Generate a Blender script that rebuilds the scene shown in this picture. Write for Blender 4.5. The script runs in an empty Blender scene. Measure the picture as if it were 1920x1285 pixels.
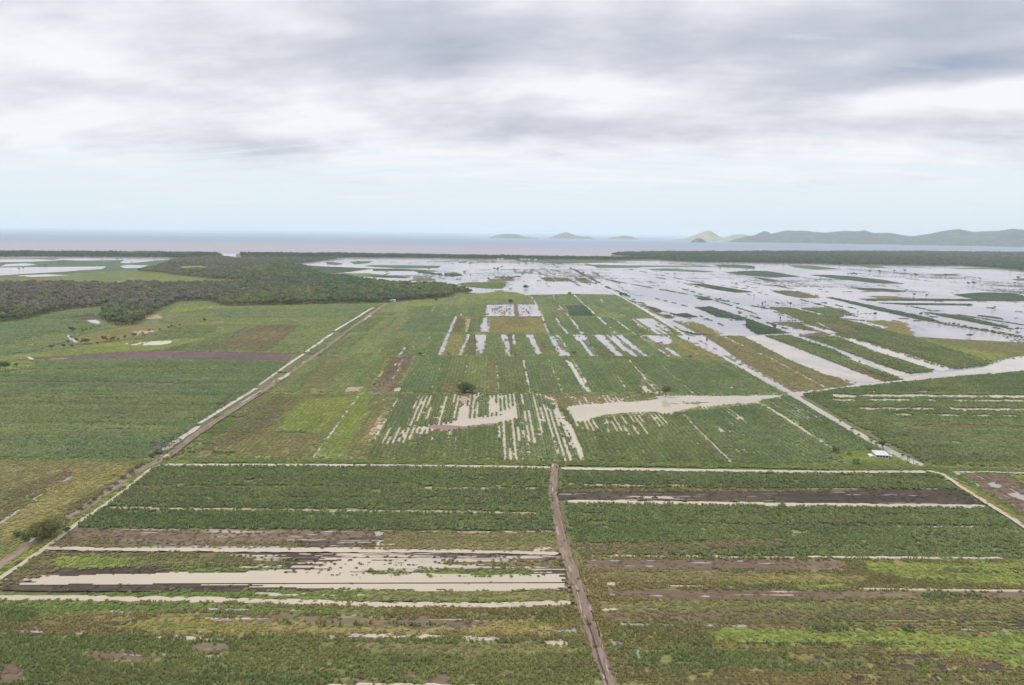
import bpy, math, random
import numpy as np
from mathutils import Matrix, Vector

# ------------------------------------------------------------------ camera
SC = bpy.context.scene
COL = SC.collection
F, CU, CV, CAMH = 1280.0, 960.0, 642.5, 120.0
PITCH = math.atan((642.5 - 434.8) / 1280.0)
ROLL = 0.0117
Rm = (Matrix.Rotation(math.pi / 2 - PITCH, 3, 'X') @ Matrix.Rotation(ROLL, 3, 'Z'))
cam = bpy.data.cameras.new('camera')
cam.sensor_width = 36.0
cam.lens = 36.0 * F / 1920.0
cam.clip_start = 1.0
cam.clip_end = 400000.0
camo = bpy.data.objects.new('camera', cam)
COL.objects.link(camo)
camo.matrix_world = Matrix.Translation((0, 0, CAMH)) @ Rm.to_4x4()
SC.camera = camo
SC.cycles.volume_bounces = 2
RN = np.array(Rm)

# ------------------------------------------------------------------ light
HAZE = 5.0e-5
SUN_EL, SUN_AZ = math.radians(52), math.radians(-70)     # azimuth from +Y towards +X
SC.view_settings.view_transform = 'Standard'
SC.view_settings.look = 'None'
SC.view_settings.gamma = 1.0
SC.view_settings.exposure = 0.0
SC.view_settings.use_curve_mapping = False
sun = bpy.data.lights.new('sun', 'SUN')
sun.energy = 1.5
sun.angle = math.radians(12)
sun.color = (1.0, 0.95, 0.87)
suno = bpy.data.objects.new('sun', sun)
COL.objects.link(suno)
sd = Vector((math.sin(SUN_AZ) * math.cos(SUN_EL), math.cos(SUN_AZ) * math.cos(SUN_EL), math.sin(SUN_EL)))
suno.rotation_euler = (-sd).to_track_quat('-Z', 'Y').to_euler()


class NT:
    """small helper to write node trees"""
    def __init__(s, nt):
        s.nt = nt; s.N = nt.nodes; s.L = nt.links
    def n(s, t, **k):
        x = s.N.new(t)
        for a, b in k.items():
            setattr(x, a, b)
        return x
    def put(s, sock, v):
        if isinstance(v, bpy.types.NodeSocket):
            s.L.new(v, sock)
        else:
            if sock.type == 'RGBA' and len(v) == 3:
                v = (*v, 1)
            sock.default_value = v
    def m(s, op, a, b=0.0, c=None, clamp=False):
        x = s.n('ShaderNodeMath', operation=op, use_clamp=clamp)
        s.put(x.inputs[0], a); s.put(x.inputs[1], b)
        if c is not None: s.put(x.inputs[2], c)
        return x.outputs[0]
    def ramp(s, v, a, b, lo=0.0, hi=1.0):
        x = s.n('ShaderNodeMapRange', interpolation_type='SMOOTHSTEP')
        for i, q in enumerate((v, a, b, lo, hi)): s.put(x.inputs[i], q)
        return x.outputs[0]
    def mix(s, f, a, b, mode='MIX'):
        x = s.n('ShaderNodeMix', data_type='RGBA', blend_type=mode)
        s.put(x.inputs[0], f); s.put(x.inputs[6], a); s.put(x.inputs[7], b)
        return x.outputs[2]
    def noise(s, vec, scale, detail=3.0, rough=0.55, dist=0.0):
        x = s.n('ShaderNodeTexNoise')
        s.put(x.inputs['Vector'], vec)
        x.inputs['Scale'].default_value = scale
        x.inputs['Detail'].default_value = detail
        x.inputs['Roughness'].default_value = rough
        x.inputs['Distortion'].default_value = dist
        return x.outputs[0]
    def vscale(s, v, sx, sy, sz=1.0, rot=0.0, loc=(0, 0, 0)):
        x = s.n('ShaderNodeMapping')
        s.L.new(v, x.inputs[0])
        # rotate first, then scale
        x.inputs['Rotation'].default_value = (0, 0, rot)
        y = s.n('ShaderNodeMapping')
        s.L.new(x.outputs[0], y.inputs[0])
        y.inputs['Scale'].default_value = (sx, sy, sz)
        y.inputs['Location'].default_value = loc
        return y.outputs[0]


# ------------------------------------------------------------------ sky
def az_el(u, v):
    d = RN @ np.array([(u - CU) / F, -(v - CV) / F, -1.0])
    d /= np.linalg.norm(d)
    return math.atan2(d[0], d[1]), math.asin(d[2])

W = bpy.data.worlds.new('World')
SC.world = W
W.use_nodes = True
t = NT(W.node_tree)
t.N.clear()
out = t.n('ShaderNodeOutputWorld')
bg = t.n('ShaderNodeBackground')
t.L.new(bg.outputs[0], out.inputs[0])
tc = t.n('ShaderNodeTexCoord')
dirv = tc.outputs['Generated']
sky = t.n('ShaderNodeTexSky', sky_type='NISHITA')
sky.sun_disc = False
sky.sun_elevation = SUN_EL
sky.sun_rotation = SUN_AZ
sky.air_density = 1.0
sky.dust_density = 1.5
sep = t.n('ShaderNodeSeparateXYZ'); t.L.new(dirv, sep.inputs[0])
dx, dy, dz = sep.outputs
el = t.m('MULTIPLY', t.m('ARCSINE', dz), 57.2958)
az = t.m('MULTIPLY', t.m('ARCTAN2', dx, dy), 57.2958)
zc = t.m('ADD', t.m('MAXIMUM', dz, 0.0), 0.19)
comb = t.n('ShaderNodeCombineXYZ')
t.L.new(t.m('DIVIDE', dx, zc), comb.inputs[0])
t.L.new(t.m('DIVIDE', dy, zc), comb.inputs[1])
pv = comb.outputs[0]
n1 = t.noise(t.vscale(pv, 1, 1, 1, rot=0.25, loc=(3.1, 7.7, 1.3)), 1.45, 8.0, 0.50, 0.15)
n2 = t.noise(t.vscale(pv, 0.8, 1.7, 1, rot=0.15, loc=(11.0, 2.0, 5.0)), 5.0, 8.0, 0.58, 0.2)
n3 = t.noise(t.vscale(pv, 0.55, 2.2, 1, loc=(5.0, 9.0, 2.0)), 3.4, 8.0, 0.60, 0.3)

def blob(u, v, su, sv, amp):
    """broad cloud mass at a bearing and height above the horizon (degrees)"""
    a, e = az_el(u, v)
    a, e = math.degrees(a), math.degrees(e)
    da = t.m('DIVIDE', t.m('SUBTRACT', az, a), su / F * 57.3)
    de = t.m('DIVIDE', t.m('SUBTRACT', el, e), sv / F * 57.3)
    r = t.m('ADD', t.m('MULTIPLY', da, da), t.m('MULTIPLY', de, de))
    r = t.m('ADD', r, t.m('MULTIPLY', t.m('SUBTRACT', n1, 0.5), 1.6))
    return t.m('MULTIPLY', t.m('EXPONENT', t.m('MULTIPLY', r, -1.0)), amp)

# darkness of the cloud deck: more with height, patchy with noise
dark = t.ramp(el, 3.0, 15.5, 0.10, 0.40)
dark = t.m('ADD', dark, t.m('MULTIPLY', t.m('SUBTRACT', n1, 0.5), 1.9))
dark = t.m('ADD', dark, t.m('MULTIPLY', t.m('SUBTRACT', n2, 0.5), 0.5))
for bl in ((1880, 118, 200, 30, 0.6), (1480, 75, 420, 45, 0.32), (330, 60, 260, 30, 0.2), (1460, 170, 150, 30, 0.22),
           (780, 80, 150, 34, 0.18), (190, 170, 160, 18, 0.22), (1700, 55, 260, 25, 0.15),
           (610, 55, 70, 16, -0.25), (1810, 175, 170, 22, -0.65), (1590, 110, 110, 26, -0.22), (1100, 165, 230, 26, -0.25),
           (800, 165, 180, 26, -0.22), (1760, 230, 200, 20, 0.22), (1250, 235, 260, 18, 0.15), (30, 20, 130, 35, -0.2),
           (1350, 350, 100, 5, 0.25)):
    dark = t.m('ADD', dark, blob(*bl))
cloudc = t.n('ShaderNodeValToRGB')
cr = cloudc.color_ramp
cr.elements[0].position = 0.0; cr.elements[0].color = (0.93, 0.95, 0.985, 1)
cr.elements[1].position = 1.0; cr.elements[1].color = (0.37, 0.44, 0.56, 1)
e = cr.elements.new(0.25); e.color = (0.81, 0.82, 0.88, 1)
e = cr.elements.new(0.55); e.color = (0.605, 0.635, 0.715, 1)
e = cr.elements.new(0.8); e.color = (0.50, 0.54, 0.63, 1)
t.L.new(dark, cloudc.inputs[0])
# cover: solid above, broken streaks below
cov = t.ramp(el, 1.8, 9.0, -0.30, 1.2)
cov = t.m('ADD', cov, t.m('MULTIPLY', t.m('SUBTRACT', n3, 0.46), 3.0), clamp=True)
haze_c = t.mix(t.ramp(el, 0.0, 7.0), (0.80, 0.905, 0.955), (0.84, 0.925, 0.975))
nish = t.mix(1.0, sky.outputs[0], (0.10, 0.10, 0.10), 'MULTIPLY')
clear = t.mix(t.ramp(el, 6.0, 45.0, 0.95, 0.5), nish, haze_c)
skyc = t.mix(cov, clear, cloudc.outputs[0])
# an overcast sky is brighter overhead than low down
top = t.ramp(el, 18.0, 60.0, 1.0, 2.5)
hsv = t.n('ShaderNodeVectorMath', operation='SCALE')
t.L.new(skyc, hsv.inputs[0]); t.L.new(top, hsv.inputs['Scale'])
t.L.new(hsv.outputs[0], bg.inputs[0])
bg.inputs[1].default_value = 1.0

# ------------------------------------------------------------------ helpers
rng = np.random.default_rng(7)
random.seed(5)


def G(p):
    """where a line of sight of the photograph meets the ground plane"""
    u, v = p
    d = RN @ np.array([(u - CU) / F, -(v - CV) / F, -1.0])
    k = CAMH / max(-d[2], 1e-5)
    return np.array([d[0] * k, d[1] * k])


_vp = RN @ np.array([(925 - CU) / F, -(434.3 - CV) / F, -1.0])
DV = np.array([_vp[0], _vp[1]]); DV /= np.linalg.norm(DV)
DH = np.array([DV[1], -DV[0]])
ROT = math.atan2(DV[0], DV[1])


def vnoise(x, y, seed=0):
    """smooth value noise 0..1"""
    xi = np.floor(x).astype(np.int64); yi = np.floor(y).astype(np.int64)
    fx = x - xi; fy = y - yi
    fx = fx * fx * (3 - 2 * fx); fy = fy * fy * (3 - 2 * fy)
    def h(a, b):
        n = (a * 374761393 + b * 668265263 + seed * 1442695041) & 0xffffffff
        n = ((n ^ (n >> 13)) * 1274126177) & 0xffffffff
        return ((n ^ (n >> 16)) & 0xffff) / 65535.0
    a = h(xi, yi); b = h(xi + 1, yi); c = h(xi, yi + 1); d = h(xi + 1, yi + 1)
    return (a * (1 - fx) + b * fx) * (1 - fy) + (c * (1 - fx) + d * fx) * fy


def fbm(x, y, seed=0, o=3):
    s = 0; a = 1; tot = 0
    for i in range(o):
        s = s + a * vnoise(x * 2 ** i, y * 2 ** i, seed + i * 17); tot += a; a *= 0.5
    return s / tot


def inpoly(P, poly):
    x, y = P[:, 0], P[:, 1]
    mn = poly.min(0); mx = poly.max(0)
    ok = (x >= mn[0]) & (x <= mx[0]) & (y >= mn[1]) & (y <= mx[1])
    idx = np.nonzero(ok)[0]
    res = np.zeros(len(P), bool)
    if not len(idx): return res
    xx, yy = x[idx], y[idx]
    c = np.zeros(len(idx), bool)
    x1, y1 = poly[-1]
    for x2, y2 in poly:
        if y1 != y2:
            m = ((y1 > yy) != (y2 > yy))
            if m.any():
                xc = (x2 - x1) * (yy - y1) / (y2 - y1) + x1
                c ^= m & (xx < xc)
        x1, y1 = x2, y2
    res[idx] = c
    return res


def mesh_obj(name, verts, faces, mat=None, parent=None, smooth=False):
    me = bpy.data.meshes.new(name)
    me.from_pydata([tuple(map(float, v)) for v in verts], [], [tuple(map(int, f)) for f in faces])
    if mat: me.materials.append(mat)
    if smooth:
        me.polygons.foreach_set('use_smooth', [True] * len(me.polygons))
    o = bpy.data.objects.new(name, me)
    COL.objects.link(o)
    if parent is not None: o.parent = parent
    return o


def tag(o, label=None, cat=None, group=None, kind=None):
    if label: o['label'] = label
    if cat: o['category'] = cat
    if group: o['group'] = group
    if kind: o['kind'] = kind
    return o


def empty(name, loc, rz=0.0):
    o = bpy.data.objects.new(name, None)
    COL.objects.link(o)
    o.location = loc; o.rotation_euler = (0, 0, rz)
    o.empty_display_size = 0.5
    return o


# ------------------------------------------------------------------ materials
def bsdf(name):
    m = bpy.data.materials.new(name); m.use_nodes = True
    t = NT(m.node_tree); b = t.N['Principled BSDF']
    return m, t, b


def simple(name, col, rough=0.8, var=0.15, scale=0.5, spec=0.3, metal=0.0):
    m, t, b = bsdf(name)
    g = t.n('ShaderNodeTexCoord').outputs['Object']
    n = t.noise(g, scale, 4, 0.6)
    lo = tuple(c * (1 - var) for c in col); hi = tuple(min(1, c * (1 + var)) for c in col)
    t.put(b.inputs['Base Color'], t.mix(t.ramp(n, 0.3, 0.7), lo, hi))
    b.inputs['Roughness'].default_value = rough
    b.inputs['Specular IOR Level'].default_value = spec
    b.inputs['Metallic'].default_value = metal
    return m


# kind: (colour a, colour b, soil, soil share, streak, plant height, keep, clump)
GR = {
    'cane':   ((0.160, 0.215, 0.075), (0.212, 0.256, 0.095), (0.19, 0.15, 0.085), 0.14, 0.5, 1.25, 0.98, 0),
    'cane2':  ((0.195, 0.255, 0.092), (0.250, 0.290, 0.108), (0.22, 0.17, 0.09), 0.20, 0.6, 1.05, 0.97, 0),
    'midcane': ((0.188, 0.258, 0.102), (0.244, 0.300, 0.122), (0.20, 0.17, 0.09), 0.14, 0.5, 1.1, 0.98, 0),
    'light':  ((0.220, 0.285, 0.094), (0.285, 0.320, 0.110), (0.20, 0.17, 0.09), 0.20, 0.5, 0.8, 0.95, 0),
    'olive':  ((0.200, 0.205, 0.070), (0.240, 0.215, 0.080), (0.20, 0.145, 0.085), 0.30, 0.8, 0.45, 0.92, 1),
    'yellow': ((0.250, 0.235, 0.060), (0.300, 0.240, 0.090), (0.25, 0.19, 0.10), 0.20, 0.5, 0.4, 0.9, 1),
    'lime':   ((0.209, 0.259, 0.055), (0.281, 0.303, 0.068), (0.17, 0.18, 0.06), 0.15, 0.4, 0.45, 0.95, 1),
    'verge':  ((0.130, 0.190, 0.040), (0.180, 0.210, 0.055), (0.17, 0.15, 0.06), 0.15, 0.5, 0.5, 0.95, 1),
    'rough':  ((0.151, 0.162, 0.052), (0.232, 0.181, 0.080), (0.17, 0.12, 0.08), 0.35, 0.7, 0.55, 0.92, 1),
    'scrub':  ((0.208, 0.220, 0.070), (0.323, 0.257, 0.102), (0.22, 0.155, 0.09), 0.25, 0.4, 0.75, 0.97, 0),
    'bush':   ((0.179, 0.232, 0.074), (0.270, 0.282, 0.092), (0.20, 0.15, 0.08), 0.18, 0.3, 1.0, 0.97, 0),
    'brown':  ((0.135, 0.094, 0.059), (0.176, 0.131, 0.078), (0.13, 0.09, 0.065), 0.5, 0.8, 0.25, 0.22, 1),
    'dark':   ((0.053, 0.042, 0.030), (0.085, 0.066, 0.045), (0.075, 0.058, 0.048), 0.5, 0.8, 0.25, 0.12, 1),
    'wet':    ((0.060, 0.047, 0.033), (0.093, 0.074, 0.049), (0.085, 0.066, 0.052), 0.5, 0.8, 0.3, 0.12, 1),
    'purple': ((0.110, 0.070, 0.068), (0.140, 0.090, 0.080), (0.12, 0.08, 0.07), 0.5, 0.8, 0.25, 0.06, 1),
    'tan':    ((0.330, 0.235, 0.150), (0.370, 0.275, 0.185), (0.30, 0.22, 0.15), 0.4, 0.6, 0.25, 0.05, 1),
    'ground': ((0.135, 0.165, 0.055), (0.190, 0.185, 0.075), (0.17, 0.135, 0.08), 0.3, 0.4, 0.5, 0.8, 1),
    'wetgreen': ((0.075, 0.130, 0.062), (0.115, 0.165, 0.080), (0.12, 0.11, 0.08), 0.3, 0.7, 1.0, 0.9, 0),
}
PUDDLE = {'brown': 0.12, 'dark': 0.10, 'wet': 0.33, 'purple': 0.0}
_mats = {}


def ground_mat(kind, orient):
    key = (kind, orient)
    if key in _mats: return _mats[key]
    A, B, S, share, streak, *_ = GR[kind]
    m, t, b = bsdf(kind + '_ground_' + ('along' if orient == 'V' else 'across'))
    pos = t.n('ShaderNodeNewGeometry').outputs['Position']
    rot = ROT + (0 if orient == 'V' else math.pi / 2)
    big = t.noise(t.vscale(pos, 1, 1, 1, rot), 0.012, 4, 0.55, 0.4)
    st = t.noise(t.vscale(pos, 0.22, 0.008, 1, rot), 1.0, 4, 0.65, 0.1)
    fine = t.noise(t.vscale(pos, 0.55, 0.16, 0.3, rot), 1.0, 5, 0.7)
    col = t.mix(t.ramp(t.m('ADD', big, t.m('MULTIPLY', t.m('SUBTRACT', st, 0.5), streak)), 0.36, 0.64), A, B)
    f = t.m('ADD', t.m('MULTIPLY', st, 0.6), t.m('MULTIPLY', fine, 0.4))
    col = t.mix(t.m('MULTIPLY', t.ramp(f, 0.47, 0.66), min(1, share * 2.2)), col, S)
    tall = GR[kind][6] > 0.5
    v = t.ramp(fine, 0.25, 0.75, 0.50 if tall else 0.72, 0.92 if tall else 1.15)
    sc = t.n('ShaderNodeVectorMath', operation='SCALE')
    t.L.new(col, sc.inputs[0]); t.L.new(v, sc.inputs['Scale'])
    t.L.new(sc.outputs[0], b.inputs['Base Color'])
    b.inputs['Roughness'].default_value = 0.9
    b.inputs['Specular IOR Level'].default_value = 0.15
    bp = t.n('ShaderNodeBump'); bp.inputs['Strength'].default_value = 0.7; bp.inputs['Distance'].default_value = 0.5
    t.L.new(fine, bp.inputs['Height']); t.L.new(bp.outputs[0], b.inputs['Normal'])
    if PUDDLE.get(kind, 0) > 0:
        # rain water standing in the furrows
        w = b2 = t.n('ShaderNodeBsdfPrincipled')
        t.put(w.inputs['Base Color'], (0.36, 0.30, 0.235)); w.inputs['Roughness'].default_value = 0.12; w.inputs['IOR'].default_value = 1.33
        s1 = t.noise(t.vscale(pos, 0.75, 0.035, 1, rot), 1.0, 4, 0.6, 0.15)
        s2 = t.noise(t.vscale(pos, 0.05, 0.02, 1, rot), 1.0, 3, 0.6, 0.3)
        sm = t.m('ADD', t.m('MULTIPLY', s1, 0.6), t.m('MULTIPLY', s2, 0.4))
        th = 0.5 + (0.5 - PUDDLE[kind]) * 0.27
        mk = t.ramp(sm, th - 0.01, th + 0.012)
        mx = t.n('ShaderNodeMixShader'); t.L.new(mk, mx.inputs[0]); t.L.new(b.outputs[0], mx.inputs[1]); t.L.new(w.outputs[0], mx.inputs[2])
        t.L.new(mx.outputs[0], t.N['Material Output'].inputs[0])
    _mats[key] = m
    return m


def water_mat(name, mud, rough=0.10, patch=0.01, clear=(0.16, 0.18, 0.18), clearness=0.4, bump=0.02):
    m, t, b = bsdf(name)
    pos = t.n('ShaderNodeNewGeometry').outputs['Position']
    n = t.noise(t.vscale(pos, 1.0, 0.6, 1, ROT), patch, 4, 0.55, 0.6)
    n2 = t.noise(t.vscale(pos, 1.0, 0.4, 1, ROT), patch * 7, 3, 0.6, 0.3)
    f = t.ramp(t.m('ADD', n, t.m('MULTIPLY', t.m('SUBTRACT', n2, 0.5), 0.3)), 0.40, 0.66)
    t.put(b.inputs['Base Color'], t.mix(t.m('MULTIPLY', f, clearness), mud, clear))
    b.inputs['Roughness'].default_value = rough
    b.inputs['IOR'].default_value = 1.33
    w = t.noise(pos, 1.6, 3, 0.6)
    bp = t.n('ShaderNodeBump'); bp.inputs['Strength'].default_value = 0.3; bp.inputs['Distance'].default_value = bump
    t.L.new(w, bp.inputs['Height']); t.L.new(bp.outputs[0], b.inputs['Normal'])
    return m


M_MUD = water_mat('muddy_water', (0.415, 0.345, 0.25), clearness=0.2)
M_FLOOD = water_mat('flood_water', (0.345, 0.30, 0.305), rough=0.20, patch=0.004, clear=(0.10, 0.13, 0.16), clearness=0.6, bump=0.03)
M_CLEAR = water_mat('puddle_water', (0.30, 0.27, 0.24), clearness=0.8, patch=0.05)
M_DITCH = water_mat('ditch_water', (0.40, 0.335, 0.275), clearness=0.4, patch=0.03)
M_RED = water_mat('weedy_water', (0.22, 0.11, 0.09), clearness=0.0)
M_TRACK, tt, bb = bsdf('dirt_track')
_p = tt.n('ShaderNodeNewGeometry').outputs['Position']
_n = tt.noise(tt.vscale(_p, 1, 0.2, 1, ROT), 0.6, 5, 0.65)
tt.put(bb.inputs['Base Color'], tt.mix(tt.ramp(_n, 0.35, 0.65), (0.145, 0.095, 0.066), (0.215, 0.150, 0.108)))
bb.inputs['Roughness'].default_value = 0.85
WM = {'mud': M_MUD, 'flood': M_FLOOD, 'clear': M_CLEAR, 'ditch': M_DITCH, 'weedy': M_RED}


def leafy(m, t, col_socket, transl=0.35):
    """a leaf: matt on top, lets part of the light through"""
    b = t.N['Principled BSDF']; o = t.N['Material Output']
    t.put(b.inputs['Base Color'], col_socket)
    b.inputs['Roughness'].default_value = 0.6
    b.inputs['Specular IOR Level'].default_value = 0.3
    tr = t.n('ShaderNodeBsdfTranslucent'); t.put(tr.inputs[0], col_socket)
    mx = t.n('ShaderNodeMixShader'); mx.inputs[0].default_value = transl
    t.L.new(b.outputs[0], mx.inputs[1]); t.L.new(tr.outputs[0], mx.inputs[2]); t.L.new(mx.outputs[0], o.inputs[0])


def leaf_mat(name='crop_leaf'):
    m, t, b = bsdf(name)
    a = t.n('ShaderNodeAttribute', attribute_type='INSTANCER', attribute_name='col')
    leafy(m, t, a.outputs['Color'])
    return m
M_LEAF = leaf_mat()

# ------------------------------------------------------------------ plant clumps (sources of the crop stands)
SRC = bpy.data.collections.new('crop_sources')       # not linked into the scene


def clump(name, blades, h, spread, w, bend):
    V, Fc = [], []
    for i in range(blades):
        a = random.uniform(0, 2 * math.pi); r0 = random.uniform(0, 0.35) * spread
        bx, by = r0 * math.cos(a + 2), r0 * math.sin(a + 2)
        L = h * random.uniform(0.75, 1.15); out_ = spread * random.uniform(0.4, 1.0)
        ca, sa = math.cos(a), math.sin(a)
        k = len(V)
        def P(f, z, ww):
            x = bx + ca * out_ * f; y = by + sa * out_ * f
            V.append((x - sa * ww, y + ca * ww, z)); V.append((x + sa * ww, y - ca * ww, z))
        P(0, L * 0.1, w * 0.6); P(0.45, L * 0.8, w)
        V.append((bx + ca * out_, by + sa * out_, L * (0.95 - bend * random.uniform(0.5, 1))))
        Fc += [(k, k + 1, k + 3, k + 2), (k + 2, k + 3, k + 4)]
    me = bpy.data.meshes.new(name)
    me.from_pydata(V, [], Fc); me.materials.append(M_LEAF)
    o = bpy.data.objects.new(name, me)
    SRC.objects.link(o)
    return o


for i in range(4):
    clump('cane_clump_%d' % i, 16, 1.0, 0.95, 0.105, 0.6)
for i in range(3):
    clump('grass_clump_%d' % i, 16, 1.0, 1.1, 0.12, 0.6)
NSRC = 4


def inst_group(name, coll):
    ng = bpy.data.node_groups.new(name, 'GeometryNodeTree')
    ng.interface.new_socket('Geometry', in_out='INPUT', socket_type='NodeSocketGeometry')
    ng.interface.new_socket('Geometry', in_out='OUTPUT', socket_type='NodeSocketGeometry')
    N, L = ng.nodes, ng.links
    gi = N.new('NodeGroupInput'); go = N.new('NodeGroupOutput')
    ci = N.new('GeometryNodeCollectionInfo')
    ci.inputs['Collection'].default_value = coll
    ci.inputs['Separate Children'].default_value = True
    ci.inputs['Reset Children'].default_value = True
    ip = N.new('GeometryNodeInstanceOnPoints')
    L.new(gi.outputs[0], ip.inputs['Points']); L.new(ci.outputs[0], ip.inputs['Instance'])
    ip.inputs['Pick Instance'].default_value = True
    def at(nm, ty):
        a = N.new('GeometryNodeInputNamedAttribute'); a.data_type = ty
        a.inputs[0].default_value = nm
        return a.outputs[0]
    L.new(at('vari', 'INT'), ip.inputs['Instance Index'])
    L.new(at('siz', 'FLOAT_VECTOR'), ip.inputs['Scale'])
    er = N.new('ShaderNodeCombineXYZ'); L.new(at('ang', 'FLOAT'), er.inputs[2])
    L.new(er.outputs[0], ip.inputs['Rotation'])
    L.new(ip.outputs[0], go.inputs[0])
    return ng
NG_CROP = inst_group('stand_of_plants', SRC)


def scatter(name, P, vari, siz, col, ng, parent=None, z=0.0):
    n = len(P)
    me = bpy.data.meshes.new(name)
    me.vertices.add(n)
    co = np.zeros((n, 3), np.float32); co[:, :2] = P; co[:, 2] = z
    me.vertices.foreach_set('co', co.ravel())
    a = me.attributes.new('vari', 'INT', 'POINT'); a.data.foreach_set('value', vari.astype(np.int32))
    a = me.attributes.new('siz', 'FLOAT_VECTOR', 'POINT'); a.data.foreach_set('vector', siz.astype(np.float32).ravel())
    a = me.attributes.new('ang', 'FLOAT', 'POINT'); a.data.foreach_set('value', rng.uniform(0, 6.283, n).astype(np.float32))
    c4 = np.ones((n, 4), np.float32); c4[:, :3] = col
    a = me.attributes.new('col', 'FLOAT_COLOR', 'POINT'); a.data.foreach_set('color', c4.ravel())
    o = bpy.data.objects.new(name, me)
    COL.objects.link(o)
    if parent is not None: o.parent = parent
    md = o.modifiers.new('plants', 'NODES'); md.node_group = ng
    o['kind'] = 'stuff'
    return o


# ------------------------------------------------------------------ the map of the land
LAY = []      # painter's list of sheets
LID = [0]


def dens(pts, step):
    out = []
    for i in range(len(pts)):
        a, b = pts[i], pts[(i + 1) % len(pts)]
        n = max(1, int(np.linalg.norm(b - a) / step)); n = min(n, 220)
        for k in range(n): out.append(a + (b - a) * k / n)
    return np.array(out)


def rag(P, amp, step):
    Q = dens(P, step)
    s = len(LAY) * 31
    c = P.mean(0); d = max(1.0, np.linalg.norm(c))
    nx = (fbm(Q[:, 0] / step / 2.2, Q[:, 1] / step / 2.2, s) - 0.5) * 2 * amp
    ny = (fbm(Q[:, 0] / step / 2.2, Q[:, 1] / step / 2.2, s + 5) - 0.5) * 2 * amp
    return Q + np.stack([nx, ny], 1)


def field(kind, pts, orient='V', name=None, amp=None, label=None, world=False):
    P = np.array(pts, float) if world else np.array([G(p) for p in pts])
    d = np.median(np.linalg.norm(P, axis=1))
    amp = 0.6 if amp is None else amp
    P = rag(P, amp, max(2.5, d / 130)) if amp > 0 else P
    LAY.append(dict(t='field', k=kind, P=P, o=orient, d=d, name=name, label=label))


SUB = 1.45 / 2


def furrows(L, fing):
    """water that runs out along the furrows: strips across the rows, each with its own reach"""
    ax, al = (DH, DV) if L['streak'] == 'V' else (DV, DH)
    P = L['P']; a = P @ ax; b = P @ al
    r0, r1 = int(math.floor(a.min() / SUB)), int(math.ceil(a.max() / SUB))
    L['r0'] = r0
    B = np.full((r1 - r0, 4, 2), np.nan)
    a2, b2 = np.roll(a, -1), np.roll(b, -1)
    for r in range(r0, r1):
        c = (r + .5) * SUB
        m = (a > c) != (a2 > c)
        xs = np.sort(b[m] + (c - a[m]) / (a2[m] - a[m]) * (b2[m] - b[m]))
        k4 = math.floor(c / 2.9 + .25)
        fur = (c / 2.9 + .25 - k4) >= .5
        h1 = vnoise(np.array([k4 * 3.0 + .2]), np.array([len(LAY) + .0]), 7)[0]; h2 = vnoise(np.array([k4 * 3.0 + .2]), np.array([len(LAY) + 40.0]), 7)[0]
        e1, e2 = (h1 * fing, h2 * fing) if fur else (-h1 * fing * .3, -h2 * fing * .3)
        j1, j2 = rng.normal(0, .25, 2)
        last = -1e9; q = 0
        for k in range(0, len(xs) - 1, 2):
            lo, hi = max(xs[k] - e1 + j1, last + .05), xs[k + 1] + e2 + j2
            if hi - lo < .3 or q > 3: continue
            B[r - r0, q] = (lo, hi); last = hi; q += 1
    L['B'] = B; L['ax'] = ax; L['al'] = al
    pts = []
    for r in range(len(B)):
        for q in range(4):
            if not np.isnan(B[r, q, 0]):
                for bb in B[r, q]: pts.append((r + r0 + .5) * SUB * ax + bb * al)
    L['T'] = np.array(pts) if pts else P
    L['box'] = (L['T'].min(0) - 1, L['T'].max(0) + 1)
    return L


def covers(L, Q):
    if 'B' not in L: return inpoly(Q, L['P'])
    r = np.floor((Q @ L['ax']) / SUB).astype(int) - L['r0']; b = Q @ L['al']
    ok = (r >= 0) & (r < len(L['B'])); rr = np.clip(r, 0, len(L['B']) - 1)
    res = np.zeros(len(Q), bool)
    for q in range(4):
        res |= (b > L['B'][rr, q, 0]) & (b < L['B'][rr, q, 1])
    return res & ok


def water(pts, kind='mud', keep=0.0, amp=1.0, name='flood_water', world=False, streak='V', fing=0.0):
    P = np.array(pts, float) if world else np.array([G(p) for p in pts])
    d = np.median(np.linalg.norm(P, axis=1))
    P = rag(P, amp, max(1.6, d / 260)) if amp > 0 else P
    if fing > 0:
        LAY.append(furrows(dict(t='water', k=kind, P=P, keep=keep, d=d, name=name, streak=streak), fing))
        return
    LAY.append(dict(t='water', k=kind, P=P, keep=keep, d=d, name=name, streak=streak))


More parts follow.
